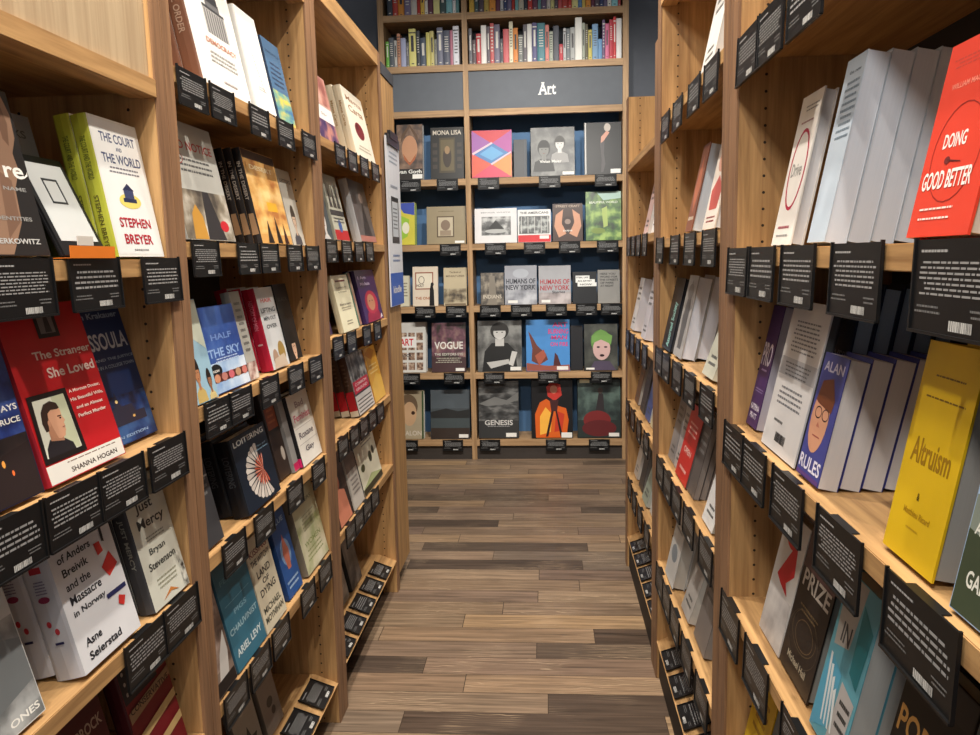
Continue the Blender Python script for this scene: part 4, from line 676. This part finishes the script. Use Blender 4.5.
bk('W', 5, 478, 522, 321, (96,96,94), (60,60,60), [(N_,0,0,1,1,(60,60,58),(104,104,102),(146,146,142),5), (P,[(.1,.0),(.16,.4),(.32,.56),(.68,.56),(.86,.4),(.9,.0)],(34,34,34)), (P,[(.4,.5),(.6,.5),(.6,.7),(.4,.7)],(196,194,190)), (E_,.5,.80,.21,.17,(52,50,48)), (E_,.5,.76,.14,.13,(210,208,204)), (P,[(.34,.80),(.66,.80),(.66,.92),(.34,.92)],(52,50,48)), (P,[(.2,.18),(.7,.24),(.72,.16),(.3,.06)],(190,188,184)), (P,[(.78,.4),(.9,.38),(.8,.1),(.7,.14)],(200,198,194)), (E_,.44,.77,.02,.01,(30,30,30)), (E_,.56,.77,.02,.01,(30,30,30)), stk(.74,.02,.98,.09)], 'large black and white book of a woman with folded arms', 1, .03, .03, 8)
bk('W', 5, 526.5, 570, 320, (74,140,206), (50,100,150), [(P,[(0,.0),(1,0),(1,.12),(.5,.1),(0,.16)],(150,84,70)), (P,[(.05,.78),(.12,.7),(.25,.5),(.45,.34),(.5,.22),(.3,.12),(.12,.2),(.14,.45)],(110,60,50)), (P,[(.2,.3),(.4,.42),(.46,.3),(.3,.1)],(170,90,70)), (P,[(.62,.1),(.66,.36),(.72,.3),(.8,.1)],(80,40,40)), (T,'ART',.78,.90,.34,.09,(214,60,120)), (T,'BURNING',.74,.77,.46,.10,(214,60,120)), (T,'MAN',.76,.65,.36,.08,(214,60,120)), (T,'ON FIRE',.76,.52,.4,.08,(214,60,120)), (Lp,.5,.62,.9,.66,1,(120,60,110)), stk(.70,.02,.96,.09)], 'sky blue book with orange desert sculpture and pink type', 1, .03, .03, 8)
bk('W', 5, 571, 583, .33, (34,34,38), (24,24,26), [], 'plain black book edge left of the green haired portrait', 1, .03, .06, 8)
bk('W', 5, 584.5, 618, 324, (44,42,46), (30,30,30), [(N_,0,0,1,1,(34,36,34),(56,58,52),(80,82,74),5), (P,[(.15,0),(.3,.2),(.75,.2),(.95,0)],(80,70,90)), (E_,.5,.62,.3,.25,(96,140,70)), (E_,.52,.46,.26,.24,(206,170,166)), (P,[(.24,.58),(.5,.66),(.8,.56),(.84,.74),(.5,.88),(.22,.74)],(116,160,84)), (E_,.42,.50,.05,.018,(40,30,40)), (E_,.64,.50,.05,.018,(40,30,40)), (E_,.53,.32,.07,.028,(40,16,24)), stk(.05,.02,.3,.06)], 'dark portrait book of a woman with green hair and black lips', 1, .03, .03, 8)
bk('W', 6, 400.5, 424, 391, (170,156,130), (190,190,180), [(E_,.35,.68,.4,.25,(110,90,70)), (E_,.4,.52,.3,.25,(196,160,124)), (E_,.55,.54,.08,.04,(60,40,30)), (T,'SALON',.5,.12,.8,.10,(206,196,180)), (R,.92,0,1,1,(60,80,50))], 'sepia face book at the bottom left of the art wall', 2, .03, .03, 8)
bk('W', 6, 431, 470, 390, (74,80,84), (50,54,58), [(R,0,.62,1,1,(84,92,98)), (P,[(0,.55),(.4,.62),(.7,.56),(1,.6),(1,.4),(0,.4)],(44,44,44)), (R,0,.22,1,.42,(70,78,80)), (R,0,0,1,.22,(58,48,42)), stk(.72,.02,.96,.09)], 'grey twilight lake photo book on the bottom shelf', 1, .03, .03, 8)
bk('W', 6, 479, 519, 381, (54,54,54), (40,40,40), [(N_,0,.3,1,1,(26,26,26),(66,66,66),(120,120,118),6,1,2.5), (P,[(.0,.6),(.4,.72),(.7,.66),(1,.8),(1,.66),(.6,.58),(.2,.56)],(120,120,118)), (T,'GENESIS',.5,.27,.7,.09,(206,204,200)), (Lp,.2,.19,.8,.22,1,(150,150,150)), stk(.68,.02,.94,.09)], 'charcoal mountain valley photo book with white capitals', 1, .05, .03, 8)
bk('W', 6, 532, 573, 379, (24,22,24), (20,20,20), [(P,[(.1,.0),(.08,.4),(.2,.6),(.36,.66),(.6,.55),(.84,.5),(.9,.3),(.84,.0)],(214,96,30)), (P,[(.2,.05),(.2,.36),(.34,.52),(.5,.4),(.46,.1)],(246,180,70)), (P,[(.55,.1),(.6,.46),(.8,.4),(.74,.12)],(196,60,36)), (P,[(.36,.86),(.5,.96),(.7,.9),(.74,.72),(.56,.62),(.4,.7)],(206,60,50)), (E_,.54,.82,.09,.07,(230,150,120)), (P,[(.44,.64),(.66,.64),(.62,.45),(.48,.45)],(70,34,34)), (P,[(.48,.45),(.54,.45),(.40,.02),(.34,.02)],(40,22,22)), (P,[(.58,.45),(.62,.45),(.76,.02),(.70,.02)],(40,22,22)), stk(.72,.0,.98,.09)], 'black photo book with a tall figure in orange flames', 1, .05, .03, 8)
bk('W', 6, 578, 621, 379, (44,52,50), (30,34,34), [(N_,0,.3,1,.94,(30,40,40),(56,72,68),(90,110,102),5), (E_,.45,.30,.32,.16,(120,40,40)), (E_,.5,.16,.4,.14,(96,34,36)), (P,[(.42,.46),(.5,.78),(.6,.74),(.62,.46)],(50,44,46)), (E_,.53,.80,.06,.05,(90,76,70)), (R,.05,.93,.28,1,(220,214,180)), (T,'ICK',.5,.965,.25,.05,(30,30,30)), stk(.72,.02,.96,.08)], 'dark teal photo book with a figure above red skirts', 1, .05, .03, 8)
# ---------------- packed spines above the fascia
SP = {1: [(386,389,(110,180,70),.62),(389.3,394,(90,96,104),.72),(394.3,397,(200,200,196),.66),(397.3,400.5,(196,140,110),.8),(401,406,(170,176,206),.7),(406,409,(110,110,116),.6),(405.4,416,(220,212,130),.9),(416.4,420,(60,64,70),.86),(420.3,426,(80,90,106),.7),(426.3,430,(206,196,110),.8),(430.3,434,(200,190,120),.84),(434.3,437,(150,150,140),.65),(437.3,443,(110,112,130),.9),(443.3,450,(84,88,104),.84),(450.3,453,(190,120,140),.85),(453.3,459,(220,220,226),.92),
      (469,472,(110,110,116),.86),(472.3,476,(96,80,84),.6),(476.3,481,(190,60,66),.72),(481.3,486.5,(236,232,226),.92),(487,490,(110,100,110),.9),(490.3,494,(196,90,90),.95),(494.3,500,(116,110,130),.93),(500.3,503,(90,92,100),.6),(503.3,509,(206,96,100),.8),(509.3,513,(232,226,196),.98),(513.3,518,(226,140,60),.84),(518.3,523,(120,124,120),.65),(523.3,527,(110,104,110),.9),(527.3,532,(240,238,232),.92),(532.3,537,(90,86,130),.92),(537.3,545,(70,130,140),.92),(545.3,549,(226,140,130),.88),(549.3,553,(170,176,160),.7),(553.3,559,(76,78,88),.84),(559.3,563,(196,50,66),.42),(563.3,566,(200,200,200),.76),(566.3,570,(120,126,130),.76),(570.3,575,(176,178,176),.8),(575.3,582,(238,236,228),1),(582.3,585,(170,176,160),.88),(585.3,588,(110,104,84),.86),(588.3,592,(206,190,90),.7),(592.3,598,(120,160,196),.84),(598.3,602,(110,160,206),.5),(602.3,605,(106,84,120),.92),(605.3,609,(220,110,150),.84),(609.3,613,(196,60,76),.94),(613.3,616,(206,56,60),.98),(616.3,621.5,(232,232,230),.95)]}
def cname(c):
    import colorsys
    h, s, v = colorsys.rgb_to_hsv(*[x/255 for x in c]); h *= 360
    if s < .12: return 'white' if v > .85 else 'light grey' if v > .62 else 'grey' if v > .38 else 'charcoal'
    b = 'red' if h < 12 or h >= 340 else 'orange' if h < 38 else 'yellow' if h < 66 else 'green' if h < 165 else 'blue' if h < 255 else 'purple' if h < 300 else 'pink'
    return ('pale ' if v > .8 and s < .35 else 'dark ' if v < .45 else 'dull ' if s < .3 else '') + b
def spine_book(px0, px1, z, h, c, label, group, k):
    dep = .19 + .02*(k % 3); y0 = YB+.02+.012*((k*7) % 3)
    x0, x1 = x_at(px0, y0, z+.1), x_at(px1, y0, z+.1)
    if px0 > 600 and x1 > .546: x0, x1 = x0-(x1-.545), .545
    root = empty('book', (x0, y0, z+.0005), label, 'book', group)
    mb = MB(); t = x1-x0; mb.box(0, .002, .002, dep, 0, h); mb.box(t-.002, t, .002, dep, 0, h)
    pts = [(0, .003), (t*.15, .0008), (t*.5, 0), (t*.85, .0008), (t, .003), (t, .005), (0, .005)]
    b0 = [(a, b, 0) for a, b in pts]; b1 = [(a, b, h) for a, b in pts]
    mb.quad(list(reversed(b0))); mb.quad(b1)
    for i in range(7): j = (i+1) % 7; mb.quad([b0[i], b0[j], b1[j], b1[i]])
    mb.build('cover', solid(c, .4), root)
    pb = MB(); pb.box(.002, t-.002, .006, dep-.004, .003, h-.003); pb.build('page_block', pages(), root)
    lum = sum(c)/3; ic = (60, 56, 60) if lum > 140 else (224, 220, 210)
    if k % 5 != 4:
        els = [(Lp, .2, .28+.1*(k % 3), .8, .85, 7, ic)] if k % 2 else [(R, .3, .4, .7, .82, ic)]
        if k % 3 == 0: els.append((R, .0, .88, 1, .91, ic))
        els.append((E_, .5, .08, .22, .012, ic))
        for o in decorate(els, t, h, root, lambda u, v, o: (u, -o, v)): o.name = 'spine_' + o.name.split('.')[0]
for k, (a, b, c_, hf) in enumerate(SP[1]):
    bay = 'left' if a < 465 else 'right'; i0 = k if a < 465 else k-16
    nth = ['leftmost','second','third','fourth','fifth','sixth','seventh','eighth','ninth','tenth','eleventh','twelfth'] + ['%dth' % q for q in range(13, 50)]
    if 405 <= a < 406: a = 409.2
    spine_book(a, b, c.z[1] if False else CASES['W'].z[1], .285*hf, c_, '%s spined book, %s from left, %s bay, packed row just above fascia' % (cname(c_), nth[i0], bay), 'spines packed above the fascia, lower row', k)
rr = random.Random(11); k = 0
pal = [(60,66,76),(190,70,60),(226,150,60),(120,110,140),(206,200,190),(196,60,50),(230,190,80),(236,232,220),(110,60,80),(226,220,150),(70,90,90),(150,210,216),(232,232,230),(120,170,170),(90,76,84),(110,150,200),(200,90,90),(84,84,90),(196,190,170),(100,84,110),(60,70,110),(206,180,90)]
for (pa, pb_, bay) in ((387, 459, 'left'), (469, 621, 'right')):
    x = pa; i0 = 0
    while x < pb_-3:
        wd = min(rr.choice((3.4, 4, 4.6, 5.4, 6.4)), pb_-x)
        cc = pal[(k*5+rr.randint(0, 3)) % len(pal)] if bay == 'right' else pal[min(i0, len(pal)-1)]
        spine_book(x, x+wd-.35, CASES['W'].z[0], rr.uniform(.20, .27), cc, '%s spined book, %s from left, %s bay, uppermost packed row' % (cname(cc), nth[i0], bay), 'spines packed above the fascia, upper row', k)
        x += wd; k += 1; i0 += 1
# ---------------- review cards
for cs, sh, px in [('A',1,(-20,66,140)),('A',2,(-34,42,96,147)),('A',3,(123,162)),('A',4,(60,)),
  ('B',0,(175,208,248,276,301)),('B',1,(190,236,259,286,305)),('B',2,(203,228,259,287,308)),('B',3,(221,253,286,311)),('B',4,(223,249,271,300,318)),
  ('C',0,(334,347,359.4,371)),('C',1,(325,341,354,365)),('C',2,(332,346,362,373)),('C',3,(337,349,359,368,376)),('C',4,(345,354,362.5,370.5)),
  ('N',0,(740,760,792)),('N',1,(725.5,752,784,835,920)),('N',2,(722.5,745,775,820,890)),('N',3,(723,747,784)),
  ('E',0,(663,674.5,690,706)),('E',1,(657,672,686,704)),('E',2,(656.5,663.5,674,686,702)),('E',3,(658,665,673.5,685,701)),('E',4,(657.5,664,672,683,697)),
  ('D',1,(628,632.5,637.5,643.5)),('D',2,(627,631.5,637,643.5)),('D',3,(627,632,638,645)),('D',4,(629,633.5,639,645.5)),
  ('W',2,(400,437,478,539,595)),('W',3,(440,485,524,559,597)),('W',4,(415,446,480,511,546,576,601)),('W',5,(400,444,484,538,591)),('W',6,(398,443,480,546,589))]:
    cards(cs, sh, px, *{'W': (.15, .08), 'A': (.135, .076), 'N': (.155, .088), 'E': (.15, .08), 'D': (.13, .08)}.get(cs, (.125, .068)))
deck_cards('B', 5, 1.60, .165); deck_cards('C', 5, 2.56, .165); pass
deck_cards('E', 5, 1.86, .165); deck_cards('D', 5, 2.90, .16)
# ---------------- electronic reader on its stand, poster, price clip
def reader():
    X = XL-.012; z = 1.51
    ya = y_at(64, X, z+.02)
    r = empty('e_reader', (X, ya, z+.0045), 'black framed electronic reader with a lit pale screen leaning on the top left shelf', 'e-reader', None, (-math.radians(24), 0, math.pi/2))
    w, h = .120, .168
    mb = MB(); mb.box(0, w, 0, .009, 0, h); mb.build('body', solid((26, 26, 29), .35), r, .003)
    mb = MB(); mb.box(.012, w-.012, -.0006, .002, .026, h-.014); s = mb.build('screen', solid((188, 192, 192), .5), r)
    mb = MB()
    for b in ((.040, .078, .088, .091), (.040, .078, .126, .129), (.040, .043, .088, .129), (.075, .078, .088, .129)): mb.box(b[0], b[1], -.0012, -.0004, b[2], b[3])
    mb.build('screen_icon', solid((50, 52, 56), .5), s)
    mb = MB(); a_ = [(.03, .009, .10), (.03, .013, .10), (.03, .048, .024), (.03, .044, .022)]; b_ = [(w-.03, y, z) for _, y, z in a_]; mb.quad(a_); mb.quad(b_[::-1]); [mb.quad([a_[i], b_[i], b_[(i+1) % 4], a_[(i+1) % 4]]) for i in range(4)]; mb.build('stand', solid((30, 30, 32), .5), r)
reader()
yy = y_at(66, XL+.004, 1.52)
r = empty('price_strip', (XL+.006, yy, 1.5122), 'bright orange strip clipped above the middle review card of the top left shelf', 'label', None, (0, 0, math.pi/2))
mb = MB(); mb.box(0, .118, -.005, -.0035, 0, .018); mb.box(0, .118, -.0035, .022, 0, .001); mb.build('strip', solid((224, 122, 40), .5), r)
mb = MB(); mb.box(.02, .06, -.005, -.0035, .0185, .032); mb.build('paper_tab', solid((214, 208, 200), .6), r)
# hanging poster on the end unit
PX = -.687+.012
y0 = y_at(386.5, PX, 1.9); y1 = y_at(399.5, PX, 1.9)
def z_at(py, X, Y): return bis(lambda Z: proj((X, Y, Z))[1]-py, 0, 4)
zt, zb = z_at(140, PX, (y0+y1)/2), z_at(305, PX, (y0+y1)/2)
pr = empty('poster', (PX, y0, zb), 'tall white and blue hanging advert with a black reader drawing on the end unit', 'poster', None, (0, 0, math.pi/2))
pw, ph = y1-y0, zt-zb
mb = MB(); mb.box(0, pw, 0, .006, 0, ph); mb.build('board', solid((222, 226, 234), .4), pr)
for o in decorate([(R,0,0,1,.20,(50,96,190)), (T,'kindle',.5,.10,.62,.045,W_), (R,.24,.38,.80,.66,(38,40,44)), (R,.30,.42,.74,.63,(200,206,214)), (Lp,.34,.46,.70,.60,6,(90,94,100)), (Lp,.15,.85,.85,.93,3,(150,160,176)), (Lp,.2,.70,.8,.74,1,(160,166,180)), (Lp,.2,.26,.8,.32,2,(120,140,180))], pw, ph, pr, lambda a, b, q: (a, -q, b)): pass
mb = MB(); mb.box(pw*.06, pw*.94, -.006, .008, ph-.03, ph+.012); mb.box(pw*.2, pw*.8, -.009, .004, ph-.002, ph+.03); mb.build('bulldog_clip', solid((40, 42, 46), .35), pr)


# ------------------------------------------------------------------ light
def spot(loc, tgt, power, size=70, rad=.03, col=(1, .92, .81), blend=.6):
    l = bpy.data.lights.new('track_spot', 'SPOT'); l.energy = power; l.spot_size = math.radians(size); l.spot_blend = blend; l.shadow_soft_size = rad; l.color = col
    o = bpy.data.objects.new('track_spot', l); COL.objects.link(o); o.location = loc
    o.rotation_euler = (Vector(tgt)-Vector(loc)).to_track_quat('-Z', 'Y').to_euler()
for y in (.5, 1.8, 3.0): spot((.15, y, 3.35), (-.75, y+.15, 1.1), 115, 95)
for y in (.8, 2.0, 3.2): spot((-.35, y, 3.35), (.45, y+.15, 1.1), 100, 95)
spot((-.45, -.7, 3.0), (.5, 1.4, 1.2), 130, 80, .15, (1, .95, .88)); spot((.3, -.7, 3.0), (-.7, 1.6, 1.2), 28, 80, .15, (1, .95, .88))
for x in (-.85, .05, .85): spot((x*.6, 3.1, 3.3), (x*.75-.15, 5.8, 1.7), 150, 62, .04, (1, .95, .87))
spot((-1.7, 4.7, 3.3), (0, 4.3, 0), 75, 80, .05)
spot((1.7, 4.7, 3.3), (-.1, 4.3, 0), 75, 80, .05)
w = bpy.data.worlds.new('room_light'); SC.world = w; w.use_nodes = True
w.node_tree.nodes['Background'].inputs[0].default_value = (.90, .95, 1, 1); w.node_tree.nodes['Background'].inputs[1].default_value = .31
SC.view_settings.view_transform = 'Standard'; SC.view_settings.look = 'None'; SC.view_settings.exposure = 0.0; SC.view_settings.gamma = 1
